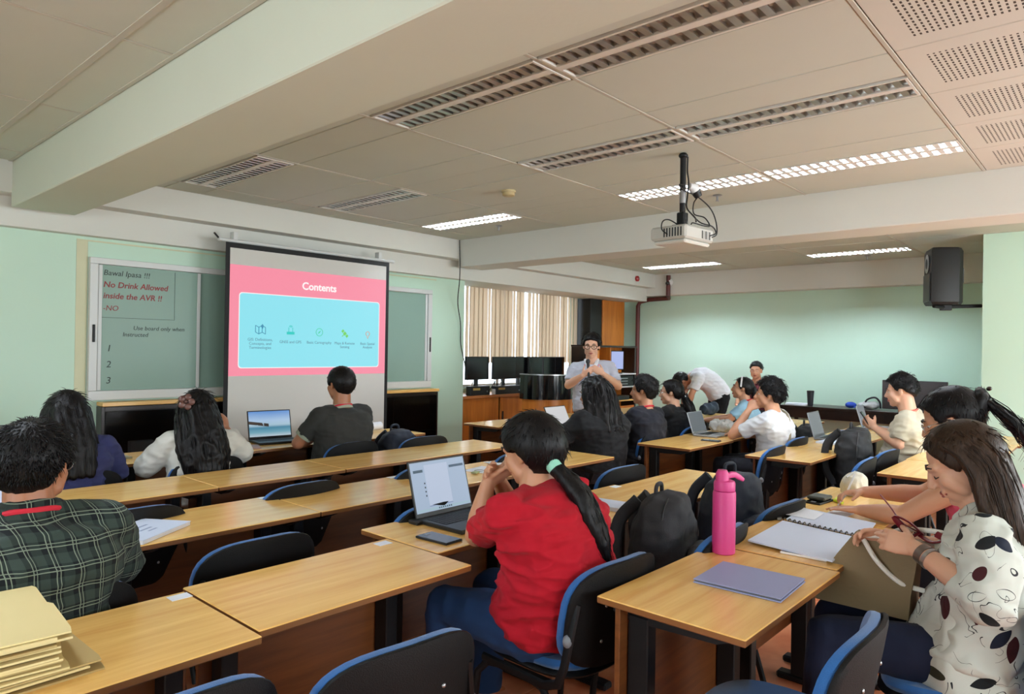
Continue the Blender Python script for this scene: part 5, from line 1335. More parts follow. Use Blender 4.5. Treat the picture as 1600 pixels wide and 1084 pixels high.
# ---- presenter
B = person('standing presenter in a light grey polo with dark glasses, holding a microphone', (6.08, 4.26, 0), 125, pel=(0, 0, .86), neck=(.03, .02, 1.375), head=(.035, .05, 1.54), hrot=(-6, -4, 0), hs=1.06, sh=.185, bulk=1.2, belly=.05, drop=.07,
           armR=dict(e=(.27, .10, 1.13), w=(.12, .28, 1.24), hd=(-.55, .15, .35), pn=(-.5, -.3, .6), curl=50), armL=dict(e=(-.25, .08, 1.13), w=(-.09, .27, 1.26), hd=(.5, .2, .3), pn=(.5, -.3, .3), curl=35),
           legs=[((-.10, .03, .47), (-.11, .0, .09)), ((.10, .03, .47), (.11, .0, .09))], vox=.0075, skin_='skin_light')
shirt(B, M['grey_polo'], sleeve=.78, seed=27, collar=False); trousers(B, M['dark_tr'])
for s in (-1, 1):
    T_, f_, r_ = B.T1, B.f1, B.r1; n0 = B.neck
    c = MB(); c.tube([n0 - f_*.06 + T_*.035, n0 + r_*s*.065 + T_*.03, n0 + r_*s*.045 + f_*.075 + T_*.0, n0 + r_*s*.03 + f_*.095 - T_*.03], [.016, .018, .02, .012], 8, flat=.5)
    c.build('collar', mat('white polo collar', (222, 222, 228), .8), B.root)
hair_cap(B, M['hair'], thick=.012, top=.012, rough=.004, tufts=600, tl=.03, lift=.3, seed=17, zl=[(0, .066), (35, .06), (55, .05), (68, .01), (80, .0), (90, .015), (105, .01), (125, -.04), (180, -.07)])
glasses(B, M['frame_blk'], r=.022, th=.0028); lanyard(B, mat('pink lanyard', (214, 120, 140), .6), drop=.3)
hw = B.root.matrix_basis
mic_pos = Matrix.Translation((6.08, 4.26, 0)) @ Matrix.Rotation(R(125), 4, 'Z')
r_ = empty('microphone', mic_pos @ V((.055, .285, 1.27)), R(125), 'black hand microphone held up to the presenter\'s mouth', 'microphone')
MB().tube([(0.0, .02, -.06), (.005, .01, .03), (.01, .0, .09)], [.011, .013, .016], 12).build('handle', M['black'], r_)
MB().ell((.012, -.004, .115), (.024, .024, .028), nu=14, nv=10).build('grille', M['darkgrey'], r_)
# ------------------------------------------------------------------ things on the tables
M['lapblack'] = mat('black laptop shell', (22, 23, 26), .35); M['lapgrey'] = mat('grey laptop shell', (120, 124, 130), .35, metal=.4)
M['fab_grey'] = mat('charcoal backpack nylon', (38, 38, 42), .8, var=.15, vscale=9, bump=.3, bscale=400)
M['fab_navy'] = mat('navy backpack nylon', (20, 28, 44), .7, var=.15, vscale=9, bump=.3, bscale=400)
M['fab_black'] = mat('black backpack nylon', (14, 14, 16), .7, bump=.3, bscale=400)
def screen_page(name, base, kind):
    """picture shown by a laptop screen, in object coordinates of the panel (x -1..1, z -1..1 after scaling)"""
    m = bpy.data.materials.new(name); m.use_nodes = True; N, L = nodes_of(m); b = N['Principled BSDF']
    b.inputs['Base Color'].default_value = (.02, .02, .02, 1); b.inputs['Roughness'].default_value = .2
    tc = N.new('ShaderNodeTexCoord'); sp = N.new('ShaderNodeSeparateXYZ'); L.new(tc.outputs['Object'], sp.inputs[0])
    x, z = sp.outputs[0], sp.outputs[2]
    if kind == 'beach':
        cr = N.new('ShaderNodeValToRGB'); e = cr.color_ramp.elements
        e[0].color = s2l((196, 214, 224)); e[1].color = s2l((92, 150, 222)); e[1].position = 1
        for p_, c in ((.16, (120, 176, 196)), (.34, (70, 140, 170)), (.44, (176, 208, 226)), (.62, (178, 208, 240))): q = e.new(p_); q.color = s2l(c)
        L.new(MN(N, L, 'DIVIDE', z, .2), cr.inputs[0])
        n = N.new('ShaderNodeTexNoise'); n.inputs['Scale'].default_value = 24; L.new(tc.outputs['Object'], n.inputs[0])
        dark = MN(N, L, 'MULTIPLY', MN(N, L, 'LESS_THAN', MN(N, L, 'ABSOLUTE', MN(N, L, 'SUBTRACT', z, MN(N, L, 'MULTIPLY_ADD', x, -.16, .085))), .012), MN(N, L, 'LESS_THAN', x, -.01))
        col = mixc(N, L, MN(N, L, 'MULTIPLY', dark, MN(N, L, 'GREATER_THAN', n.outputs['Fac'], .42)), cr.outputs[0], s2l((56, 48, 44)))
    elif kind == 'warm':
        n = N.new('ShaderNodeTexNoise'); n.inputs['Scale'].default_value = 14; n.inputs['Detail'].default_value = 4; L.new(tc.outputs['Object'], n.inputs[0])
        cr = N.new('ShaderNodeValToRGB'); e = cr.color_ramp.elements; e[0].position = .35; e[0].color = s2l((60, 30, 26)); e[1].position = .7; e[1].color = s2l((236, 214, 190))
        q = e.new(.5); q.color = s2l((120, 140, 130)); q = e.new(.6); q.color = s2l((228, 176, 50)); L.new(n.outputs['Fac'], cr.inputs[0]); col = cr.outputs[0]
    L.new(col, b.inputs['Emission Color']); b.inputs['Emission Strength'].default_value = .6
    return m
def laptop(loc, rz, w_, d, h, ang, shell, scr_m, lab, keys=True):
    r_ = empty('laptop', loc, R(rz), lab, 'laptop')
    MB().cbox(-w_/2, -d, .001, w_/2, 0, .018, .004).build('base', shell, r_)
    if keys:
        k = MB(); nx_, ny_ = 13, 5; kw = (w_ - .05) / nx_
        for i in range(nx_):
            for j in range(ny_): k.box(-w_/2 + .025 + i*kw + .001, -d*.58 + j*(d*.085), .0181, -w_/2 + .025 + (i+1)*kw - .002, -d*.58 + (j+1)*(d*.085) - .002, .0195)
        o = k.build('keyboard', M['keys'] if shell != M['keys'] else M['darkgrey'], r_, smooth=0); o['kind'] = 'stuff'
    MB().box(-.055, -d + .012, .0181, .055, -d*.64, .0186).build('touchpad', M['darkgrey'] if shell == M['lapblack'] else M['lapgrey'], r_, smooth=0)
    lid = MB().cbox(-w_/2, 0, 0, w_/2, .008, h, .003).build('lid', shell, r_, (0, -.004, .016)); lid.rotation_euler = (-R(ang - 90), 0, 0)
    p = MB().box(-w_/2 + .009, -.0012, 0, w_/2 - .009, -.0002, h - .028).build('display', scr_m, lid, (0, 0, .02), smooth=0)
    MB().cyl((-w_*.4, -.004, .012), (w_*.4, -.004, .012), .006, n=10).build('hinge', shell, r_)
    return r_, lid
L5, lid5 = laptop((2.115, 2.275, TH), 1, .345, .275, .245, 106, M['lapblack'], glow('document page light', (176, 196, 222), .8), 'black laptop showing a document, in front of the woman in red')
def on_lid(lid, name, x0, z0, x1, z1, m, y=-.0016): return MB().box(x0, y, z0, x1, y + .0003, z1).build(name, m, lid, smooth=0)
on_lid(lid5, 'page_window', -.085, .045, .055, .222, glow('page white', (192, 206, 230), .85)); on_lid(lid5, 'ribbon', -.15, .192, -.095, .204, glow('ribbon teal', (60, 90, 110), .8)); on_lid(lid5, 'ribbon', .065, .196, .155, .207, glow('ribbon teal2', (70, 96, 120), .8))
on_lid(lid5, 'page_edge', -.085, .041, .055, .0445, glow('page edge', (130, 150, 190), .8)); on_lid(lid5, 'taskbar', -.16, .024, .16, .034, glow('taskbar', (170, 200, 214), .8))
for k in range(7): on_lid(lid5, 'taskbar_icon', -.035 + .012*k, .0255, -.028 + .012*k, .0325, glow('taskbar icon', (60, 80, 110), .8), -.0019)
for k in range(4): on_lid(lid5, 'toolbar_icon', -.097, .14 - .018*k, -.091, .147 - .018*k, M['black'])
o = MB().cbox(-.02, -.03, 0, .02, .03, .018, .005).build('usb_dongle', M['black'], loc=(1.935, 2.262, TH)); tag(o, 'small black dongle beside the hinge of the red woman\'s laptop', 'dongle')
laptop((2.81, 5.04, TH), -8, .345, .235, .225, 104, M['lapblack'], screen_page('beach wallpaper', None, 'beach'), 'black laptop showing a beach wallpaper, before the projection screen')
laptop((1.10, 4.98, TH), 4, .36, .24, .24, 108, M['lapblack'], screen_page('warm cartoon-free picture', None, 'warm'), 'laptop with a colourful yellow and brown picture at the far left edge')
laptop((.55, 3.08, TH), 4, .34, .24, .235, 104, M['lapblack'], glow('blank pale page', (206, 216, 240), .9), 'laptop with a pale page at the left edge before the plaid shirt man')
laptop((5.86, 2.93, TH), 3, .31, .225, .20, 108, M['silver'], glow('dim page', (120, 132, 140), .5), 'silver laptop seen from the side before the man in the white T-shirt')
laptop((5.16, 3.97, TH), 2, .33, .23, .225, 116, M['lapblack'], glow('pale lit page', (206, 206, 208), .95), 'laptop with a blank pale screen in front of the long haired person')
laptop((6.46, 2.08, TH), 3, .34, .24, .225, 106, M['lapgrey'], glow('grey page', (150, 160, 164), .6), 'grey laptop on a notebook before the man in beige')
laptop((7.74, 2.04, TH), 4, .33, .23, .22, 106, M['lapgrey'], glow('grey page two', (140, 146, 154), .55), 'second grey laptop, just right of the held phone')

def phone(loc, rz, m, lab, w_=.075, l=.155, rot=None, scrn=None):
    r_ = empty('phone', loc, R(rz), lab, 'phone')
    if rot: r_.rotation_euler = rot
    MB().cbox(-w_/2, -l/2, .0005, w_/2, l/2, .009, .0025).build('case', m, r_)
    MB().box(-w_/2 + .004, -l/2 + .004, .0091, w_/2 - .004, l/2 - .004, .0097).build('display', scrn or M['glossblack'], r_, smooth=0)
    MB().cbox(-.012, l/2 - .03, .0098, .012, l/2 - .012, .0105, .0003).build('camera_patch', M['steel'], r_)
    return r_
phone((1.843, 2.017, TH), 4, M['black'], 'black phone lying beside the red woman\'s laptop', .092, .168)
phone((5.50, 2.65, TH), 10, M['darkgrey'], 'phone in a grey case near the silver laptop'); phone((2.665, .90, TH), 4, M['white_pl'], 'phone in a light case half under the spiral notebook', .08, .165)
phone((3.675, 1.18, TH), 84, M['black'], 'black phone under the olive wallet', .085, .17)
o = MB().cbox(-.055, -.045, 0, .055, .045, .018, .006).build('wallet', mat('olive leather', (58, 60, 50), .55, bump=.2, bscale=90), loc=(3.70, 1.185, TH + .011)); o.rotation_euler = (0, 0, R(-3)); tag(o, 'olive leather wallet lying on a black phone', 'wallet')
phone((6.30, 1.66, .955), 0, M['black'], 'black phone held by the man in beige', rot=(R(58), 0, R(8)))

def sheet(name, pts, z, m, lab, cat='paper', th=.0012, group=None):
    a = MB(); a.loft([[(x, y, 0) for x, y in pts], [(x, y, th) for x, y in pts]])
    o = a.build(name, m, loc=(0, 0, z), smooth=0); return tag(o, lab, cat, group)
def rect_at(cx, cy, w_, d, a):
    c, s = math.cos(R(a)), math.sin(R(a)); return [(cx + c*u - s*v, cy + s*u + c*v) for u, v in ((-w_/2, -d/2), (w_/2, -d/2), (w_/2, d/2), (-w_/2, d/2))]
M['paper_blue'] = mat('cool white paper', (206, 216, 236), .6); M['print'] = mat('faint blue print', (150, 164, 196), .7)
# booklet
bk = empty('spiral_booklet', (1.08, 2.90, TH), R(34), 'thick white booklet with a blue tinted cover beside the plaid shirt man', 'booklet')
MB().cbox(-.148, -.105, .0005, .148, .105, .016, .001).build('pages', M['paper'], bk); MB().box(-.15, -.107, .0162, .15, .107, .0172).build('cover', M['paper_blue'], bk)
for x, y, w_, h in ((.02, .03, .09, .006), (.0, -.01, .07, .006), (.0, -.04, .05, .005)): MB().box(x - w_/2, y - h, .0173, x + w_/2, y + h, .0175).build('print', M['print'], bk)
# notebook, opened across the table joint
nb = empty('spiral_notebook', (2.97, .985, TH), 0, 'large open white notebook with black spiral binding before the blouse woman', 'notebook')
nbm = MB(); 
def leafblock(pts, z0, z1, name):
    a = MB(); a.loft([[(x - 2.97, y - .985, z0) for x, y in pts], [(x - 2.97, y - .985, z1) for x, y in pts]]); return a.build(name, M['paper_blue'], nb, smooth=0)
leafblock([(2.61, .79), (3.01, .79), (3.08, 1.14), (2.66, 1.12)], .010, .016, 'left_pages'); leafblock([(3.05, .80), (3.33, .83), (3.40, 1.16), (3.12, 1.14)], .0105, .0165, 'right_pages')
for k in range(16):
    t = k / 15; x, y = 3.03 + .07*t - 2.97, .80 + .34*t - .985
    MB().tube([(x - .016, y, .016), (x - .008, y, .023), (x + .008, y, .023), (x + .016, y, .0165)], .0022, 5).build('spiral_ring', M['black'], nb)
sheet('loose_sheet', [(3.18, 1.04), (3.34, 1.05), (3.44, 1.24), (3.20, 1.23)], TH + .0175, M['paper'], 'small loose sheet on the top corner of the spiral notebook')
sheet('loose_sheet', [(3.40, .98), (3.52, .97), (3.56, 1.06), (3.44, 1.07)], TH + .001, M['paper'], 'folded white slip right of the spiral notebook')
o = MB().cbox(-.01, -.075, 0, .01, .075, .012, .003).build('pen_case', M['steel'], loc=(3.20, 1.20, TH)); o.rotation_euler = (0, 0, R(-70)); tag(o, 'slim metal pen at the far edge of the notebook', 'pen')
# paper block by the red woman
o = MB().cbox(-.075, -.11, 0, .075, .11, .02, .002).build('paper_block', M['paper_blue'], loc=(2.80, 1.86, TH)); o.rotation_euler = (0, 0, R(8)); tag(o, 'thick white paper block right of the woman in red', 'paper block')
# papers, second row right, with keys
sheet('loose_sheet', rect_at(3.10, 2.93, .21, .28, 10), TH + .0005, M['paper'], 'white sheet under the key ring, second row')
sheet('loose_sheet', rect_at(3.36, 3.02, .21, .28, -14), TH + .0022, M['paper'], 'white sheet with a pink corner mark, second row right')
ks = empty('key_ring', (3.02, 2.95, TH + .004), R(20), 'green tagged key ring on the white sheet', 'keys')
MB().tube([(.03*math.cos(a), .03*math.sin(a), .004) for a in [2*PI*k/16 for k in range(17)]], .0022, 6).build('ring', M['steel'], ks)
MB().cbox(-.085, -.018, 0, -.032, .018, .007, .002).build('tag', mat('olive key tag', (150, 160, 110), .6), ks)
# papers at the front rows
sheet('brown_folder', rect_at(1.56, 4.92, .30, .23, 6), TH + .0005, mat('khaki card folder', (150, 146, 122), .8), 'khaki folder between the two long haired women', 'folder', .012)
sheet('loose_sheet', rect_at(1.42, 4.76, .28, .2, -12), TH + .001, M['paper'], 'white booklet left of the khaki folder', 'paper', .010)
sheet('loose_sheet', rect_at(2.32, 4.92, .3, .21, -8), TH + .001, M['paper'], 'white papers by the writing hand', 'paper', .006)
sheet('brown_phone', rect_at(2.53, 4.78, .08, .16, -20), TH + .001, mat('rose phone case', (170, 140, 134), .5), 'rose coloured phone left of the beach laptop', 'phone', .009)
sheet('loose_sheet', rect_at(3.42, 4.86, .2, .26, 4), TH + .001, M['paper'], 'stack of papers under the paper roll', 'paper', .02)
o = MB().tube([(3.36, 4.98, TH + .046), (3.86, 5.02, TH + .046)], .033, 18).build('paper_roll', M['paper']); tag(o, 'white roll of paper beside the man in charcoal', 'paper roll')
# beyond the aisle
sheet('loose_sheet', rect_at(4.98, 3.74, .22, .30, 12), TH + .001, M['paper_blue'], 'sheet in front of the long haired person\'s laptop')
for k, (x, y, a) in enumerate(((6.62, 3.86, 5), (6.9, 3.84, -12), (7.2, 3.88, 20))): sheet('loose_sheet', rect_at(x, y, .30, .21, a), TH + .001 + .0016*k, M['paper'], ('white sheet nearest the plastic bag', 'middle of the scattered white sheets', 'last of the scattered white sheets by the headband woman')[k])
sheet('loose_sheet', rect_at(6.38, 2.75, .28, .2, 8), TH + .001, M['paper'], 'white booklet at the elbow of the white T-shirt man', 'paper', .008)
bm_ = MB(); bm_.ell((0, 0, .055), (.13, .10, .055)); bm_.ell((.1, .05, .05), (.08, .07, .045)); bm_.ell((-.09, .04, .06), (.06, .06, .055))
hold = empty('plastic_bag', (6.22, 2.86, TH + .002), 0, 'crumpled translucent plastic bag behind the silver laptop', 'bag')
pm = mat('crumpled clear plastic', (214, 214, 208), .15, spec=.8); pm.node_tree.nodes['Principled BSDF'].inputs['Transmission Weight'].default_value = .35
voxel(bm_, 'film', pm, hold, .008, 2, folds=(.035, 16, (1, 1, 1), 3))
sheet('notebook', rect_at(6.16, 1.83, .21, .29, -4), TH + .001, M['paper_blue'], 'blue white notebook under the beige man\'s laptop edge', 'notebook', .016)
# pouch, highlighter, note
pm_ = mat('off white pouch cloth', (206, 200, 182), .8, var=.06, bump=.3, bscale=120)
po = empty('pencil_pouch', (3.99, 1.10, TH), R(-10), 'off white pencil pouch with a zip, before the writing hand', 'pouch')
pb = MB(); pb.ell((0, 0, .062), (.10, .055, .060)); pb.cbox(-.085, -.045, .004, .085, .045, .085, .02); voxel(pb, 'pouch', pm_, po, .006, 4, folds=(.008, 18, (1, 1, 1), 4))
MB().tube([(-.09, 0, .105), (0, 0, .128), (.09, 0, .105)], .003, 6).build('zip', M['silver'], po)
o = MB().tube([(3.70, 1.075, TH + .009), (3.73, 1.12, TH + .009), (3.80, 1.13, TH + .009)], [.008, .009, .006], 10).build('highlighter', mat('yellow highlighter', (206, 220, 40), .4)); tag(o, 'yellow green highlighter beside the note', 'highlighter')
o = MB().cbox(-.04, -.045, 0, .04, .045, .002, .0005).build('note_slip', M['paper'], loc=(3.60, 1.02, TH + .0005)); o.rotation_euler = (0, 0, R(20)); tag(o, 'small white note being written by the woman in pink', 'note')
pw = WP.root.matrix_basis; hp = V((3.57, .51, 0)) + Matrix.Rotation(R(3), 3, 'Z') @ (WP.arms[1][2] + V((-.035, .075, -.02)))
o = MB().tube([hp + V((-.02, .03, -.05)), hp + V((.0, 0, .0)), hp + V((.035, -.03, .10))], [.003, .005, .005], 8).build('pen', M['white_pl']); tag(o, 'white pen in the right hand of the woman in pink', 'pen')

# pink bottle
pk = mat('pink powder coat', (200, 56, 124), .42, bump=.15, bscale=500)
bt = empty('water_bottle', (2.475, 1.135, TH), R(-20), 'tall pink metal water bottle with a spout cap', 'bottle')
MB().lathe([(.036, .0), (.0415, .004), (.042, .012), (.042, .222), (.040, .232), (.037, .234)], 32).build('body', pk, bt)
MB().lathe([(.036, .2345), (.0385, .2355), (.039, .24), (.039, .262), (.036, .27), (.026, .274)], 32).build('collar', pk, bt)
MB().lathe([(.024, .0), (.0235, .028), (.018, .038), (.017, .041)], 24, (-.012, 0, .2705)).build('spout_cap', pk, bt)
MB().tube([(.012, 0, .285), (.035, 0, .290), (.055, 0, .288), (.075, 0, .278), (.098, 0, .266)], [.006, .007, .006, .006, .004], 8, flat=1.8).build('strap', pk, bt)
# lilac tablet
tb = empty('tablet', (2.215, .925, TH), R(3), 'tablet in a lilac folding cover lying on the nearest table', 'tablet')
lil = mat('lilac cover', (150, 156, 196), .55, bump=.1, bscale=300)
MB().cbox(-.125, -.14, .0005, .125, .14, .0055, .002).build('back_cover', lil, tb); MB().cbox(-.122, -.137, .0057, .122, .137, .0105, .002).build('tablet_body', M['lapgrey'], tb); MB().cbox(-.125, -.14, .0107, .125, .14, .0145, .0018).build('front_cover', lil, tb)

# brown envelopes
ORD = 'second third fourth fifth sixth seventh eighth ninth tenth eleventh twelfth thirteenth fourteenth fifteenth sixteenth'.split()
kr = mat('kraft folder', (228, 208, 150), .7, var=.03, vscale=5); kr2 = mat('kraft folder darker', (186, 160, 104), .75, var=.05, vscale=5)
z = TH
for k in range(16):
    r1 = random.Random(40 + k); th = .0042 + r1.uniform(0, .002); last = k == 15
    dx = .505 + r1.uniform(-.022, .022) + (.05 if k < 4 else 0); a = R(-3 + r1.uniform(-2.5, 2.5) + (6 if k < 4 else 0))
    mb = MB(); o_ = [(-.38, -.20), (0, -.20), (.004, -.17), (.004, .02), (-.006, .04), (-.006, .18), (-.012, .20), (-.38, .20)]
    mb.panel(o_, 0, th - .0006)
    e = mb.build('brown_folder', kr if (k % 3 or last) else kr2, loc=(dx, 1.955 + r1.uniform(-.01, .01), z), smooth=0); e.rotation_euler = (0, 0, a); z += th + (.001 if k % 4 else .003)
    tag(e, 'topmost manila folder of the pile at the lower left' if last else '%s folder from the top of the manila pile, lower left' % ORD[14 - k], 'folder', 'pile of manila folders')

# kraft gift bag on the lap, white rope handles, maroon ribbon
kb = mat('olive kraft bag', (122, 104, 74), .75, var=.08, vscale=4, bump=.15, bscale=80)
gb = empty('paper_bag', (2.69, .68, .615), R(0), 'brown paper gift bag with white rope handles on the blouse woman\'s lap', 'bag')
mb = MB(); n = 4
def bagring(z, w_, d, dy, sk_=0): return [(-w_, -d + dy, z), (-w_ - sk_, dy, z), (-w_, d + dy, z), (0, d + dy, z), (w_, d + dy, z), (w_ + sk_, dy, z), (w_, -d + dy, z), (0, -d + dy, z)]
mb.loft([bagring(.0, .07, .15, .02), bagring(.08, .065, .145, .01, -.008), bagring(.17, .045, .125, -.02, -.018), bagring(.255, .02, .10, -.05, -.01)])
mb.build('paper_body', kb, gb, smooth=20)
rope = mat('white rope handle', (226, 224, 216), .8, bump=.3, bscale=200)
MB().tube(cat_rom([(-.025, .035, .245), (-.035, -.08, .262), (-.03, -.20, .255), (-.02, -.245, .27), (.0, -.22, .295), (.005, -.10, .285), (-.02, -.03, .25)], 30), .0085, 10).build('rope_handle', rope, gb)
MB().tube(cat_rom([(-.035, .02, .235), (-.05, -.03, .17), (-.05, -.10, .115), (-.035, -.17, .10)], 20), .0085, 10).build('rope_handle', rope, gb)
rb = mat('maroon satin ribbon', (110, 20, 34), .3)
for pts, r0 in (([(-.02, -.16, .285), (-.03, -.10, .315), (-.02, -.06, .36), (-.03, -.03, .40)], .006), ([(-.02, -.16, .285), (-.045, -.12, .325), (-.05, -.08, .335), (-.04, -.11, .29)], .010), ([(-.02, -.15, .28), (-.05, -.19, .27), (-.05, -.23, .285), (-.03, -.2, .295)], .011), ([(-.02, -.15, .29), (-.055, -.12, .27), (-.05, -.09, .285)], .010)):
    MB().tube(cat_rom(pts, 14), r0, 8, flat=.4).build('ribbon', rb, gb)

# backpacks
def backpack(loc, rz, m, lab, w_=.17, d=.12, h=.45, lean=0, seed=1, zipc=None, slump=.0):
    r_ = empty('backpack', loc, R(rz), lab, 'backpack'); mb = MB()
    rr = []
    for t, a, b, dy in ((.0, .82, .9, 0), (.06, 1, 1, 0), (.4, 1.02, 1.05, .005), (.7, .96, .95, 0), (.88, .78, .78, -.01), (.97, .5, .55, -.02), (1.0, .2, .25, -.025)):
        rr.append([(w_*a*math.copysign(abs(math.cos(q))**.75, math.cos(q)) + lean*t + slump*t*t, d*b*math.copysign(abs(math.sin(q))**.75, math.sin(q)) + dy, h*t + .003) for q in [2*PI*k/24 for k in range(24)]])
    mb.loft(rr); body = voxel(mb, 'main_body', m, r_, .008, 3, folds=(.016, 8, (1, 1, 1.3), seed))
    mb = MB(); rr = []
    for t, a in ((.05, .8), (.10, 1), (.38, 1.0), (.5, .8), (.55, .4)):
        rr.append([(w_*.75*a*math.cos(q) + lean*t, -d - .02 + .04*a*math.sin(q), h*t) for q in [2*PI*k/20 for k in range(20)]])
    mb.loft(rr); voxel(mb, 'front_pocket', m, r_, .008, 3, folds=(.010, 12, (1, 1, 1), seed + 1))
    zp = cat_rom([(-w_*.98, -.03, h*.35), (-w_*.95 + lean*.7, -.035, h*.7), (-w_*.55 + lean*.9 + slump*.8, -.04, h*.95), (w_*.45 + lean*.9 + slump*.8, -.04, h*.95), (w_*.97 + lean*.7, -.035, h*.7), (w_*.99, -.03, h*.35)], 30)
    MB().tube(zp, .0045, 6).build('zip', zipc or M['black'], r_)
    MB().tube(cat_rom([(-.04 + lean + slump, .02, h - .015), (-.03 + lean + slump, .02, h + .03), (.03 + lean + slump, .02, h + .03), (.04 + lean + slump, .02, h - .015)], 14), .009, 8).build('grab_handle', m, r_)
    for s in (-1, 1): MB().tube(cat_rom([(s*.06 + lean, d*.8, h*.92), (s*.09 + lean, d + .05, h*.7), (s*.12, d + .05, h*.35), (s*.13, d*.9, h*.08)], 16), .014, 8, flat=2.0).build('shoulder_strap', m, r_)
    return r_
backpack((2.60, 1.45, .485), 12, M['fab_grey'], 'charcoal backpack slumped on a chair left of the pink bottle', .18, .12, .43, seed=3, slump=-.03)
backpack((3.30, 1.47, .485), -14, M['fab_navy'], 'navy backpack with a pale zip on a chair right of the pink bottle', .165, .12, .43, seed=4, zipc=mat('brass zip', (190, 170, 120), .4, metal=.5))
backpack((5.66, 1.57, .485), 10, M['fab_black'], 'black backpack on a chair in front of the man in beige', .17, .13, .46, seed=5)
backpack((3.55, 4.36, .485), 0, M['fab_navy'], 'navy bag on a chair between the charcoal man and the corner', .17, .12, .36, seed=6, slump=-.04)
backpack((6.83, 2.32, .485), 20, M['fab_black'], 'black bag on the chair right of the white T-shirt man', .16, .11, .34, seed=7)
backpack((7.95, 2.38, .0), 30, M['fab_navy'], 'dark blue bag standing on the floor near the black ledge', .17, .12, .44, seed=8)
def heap(name, loc, ells, m, lab, cat, seed):
    r_ = empty(name, loc, 0, lab, cat); mb = MB()
    for c, r in ells: mb.ell(c, r)
    voxel(mb, 'cloth', m, r_, .010, 4, folds=(.03, 8, (1, 1, 1), seed)); return r_
heap('jacket', (7.35, 3.95, TH), [((0, 0, .06), (.22, .07, .055)), ((.15, .0, .05), (.12, .06, .045))], mat('grey jacket cloth', (84, 90, 100), .85), 'grey jacket heaped behind the scattered papers', 'jacket', 3)
heap('jacket', (7.78, 3.78, TH), [((0, 0, .07), (.2, .07, .065)), ((.1, 0, .08), (.1, .06, .07))], mat('dark teal jacket cloth', (34, 48, 62), .85), 'dark teal jacket left of the headband woman', 'jacket', 4)

# far ledge with its things
lg = empty('ledge_table', (10.04, 2.48, 0), 0, 'long black ledge table against the far green wall', 'table')
MB().cbox(-.26, -1.22, .75, .30, 1.22, .78, .003).build('tabletop', M['darkcab'], lg); MB().cbox(-.25, -1.21, .62, -.23, 1.21, .749, .002).build('apron', M['darkcab'], lg)
for x in (-.22, .24):
    for y in (-1.18, 1.14): MB().cbox(x, y, 0, x + .045, y + .045, .749, .003).build('leg', M['darkcab'], lg)
tu = empty('tumbler', (9.95, 3.33, .78), 0, 'tall black tumbler on the black ledge', 'tumbler')
MB().lathe([(.032, 0), (.036, .01), (.047, .19)], 24).build('cup', M['darkgrey'], tu); MB().lathe([(.048, .1905), (.049, .205), (.044, .21)], 24).build('lid', M['black'], tu)
for k in range(2): sheet('paper_pad', rect_at(9.98, 3.52 + .0*k, .22, .28, 4 + 8*k), .781 + .0125*k, M['paper'], ('lower white pad on the ledge left of the tumbler', 'upper white pad on the ledge left of the tumbler')[k], 'paper', .012)
cpp = empty('blue_cap', (9.93, 2.80, .782), 0, 'blue cap lying on the black ledge', 'cap'); c_ = MB(); c_.ell((0, 0, .045), (.07, .07, .042)); c_.ell((.0, -.07, .015), (.05, .05, .008)); voxel(c_, 'crown', mat('royal blue cloth', (36, 70, 170), .8), cpp, .007, 3)
heap('white_bag', (10.02, 2.58, .782), [((0, 0, .05), (.10, .12, .05)), ((0, .1, .04), (.06, .06, .04))], mat('grey white cloth', (196, 196, 196), .8), 'grey white soft bag on the ledge beside the cap', 'bag', 5)
o = MB().tube(cat_rom([(9.98, 2.64, .80), (9.98, 2.62, .9), (9.98, 2.52, .94), (9.98, 2.46, .88), (9.98, 2.45, .80)], 16), .012, 8).build('headphones', M['black']); tag(o, 'black headphones standing on the ledge', 'headphones')
r_ = empty('gaming_monitor', (9.92, 2.05, .78), R(97), 'dark monitor back on the ledge behind the man in beige', 'monitor')
MB().cbox(-.36, -.012, .03, .36, .014, .40, .006).build('casing', mat('dark brown gloss casing', (46, 34, 34), .25), r_); MB().cbox(-.14, -.08, .0005, .14, .08, .03, .005).build('base', M['black'], r_)
MB().tube([(.0, .0145, .22), (.0, .018, .22)], .02, 16).build('logo_disc', M['glossblack'], r_)
o = MB().lathe([(.03, 0), (.032, .01), (.032, .17), (.015, .2), (.013, .22)], 20).build('water_bottle', mat('blue bottle plastic', (50, 100, 190), .3), loc=(8.42, 4.60, .001)); tag(o, 'blue water bottle beside the bending man', 'bottle'); o.location.z = TH if False else .75

# loudspeaker on its bracket
spk = empty('loudspeaker', (8.46, 1.50, .16), R(202), 'large black loudspeaker on a bracket fixed to the pale pillar', 'speaker')
mb = MB(); prof = [(-.17, -.14), (.17, -.14), (.185, -.05), (.14, .12), (.06, .17), (-.06, .17), (-.14, .12), (-.185, -.05)]
pr = [( x, -y) for x, y in prof]
mb.loft([[(x*.9, y*.9, 1.875) for x, y in prof], [(x, y, 1.90) for x, y in prof], [(x, y, 2.43) for x, y in prof], [(x*.9, y*.9, 2.465) for x, y in prof]])
sb = mb.build('cabinet', M['black'], spk, smooth=30)
MB().cbox(-.15, -.152, 1.91, .15, -.141, 2.20, .004).build('grille', M['darkgrey'], spk)
hn = MB(); hn.tube([(0, -.141, 2.31), (0, -.15, 2.31), (0, -.152, 2.31)], [.09, .10, .08], 24); hn.build('horn', M['steel'], spk); MB().tube([(0, -.153, 2.31), (0, -.156, 2.31)], [.055, .02], 20).build('tweeter', M['black'], spk)
MB().cbox(-.03, .171, 2.10, .03, .185, 2.26, .004).build('rear_handle', M['darkgrey'], spk)
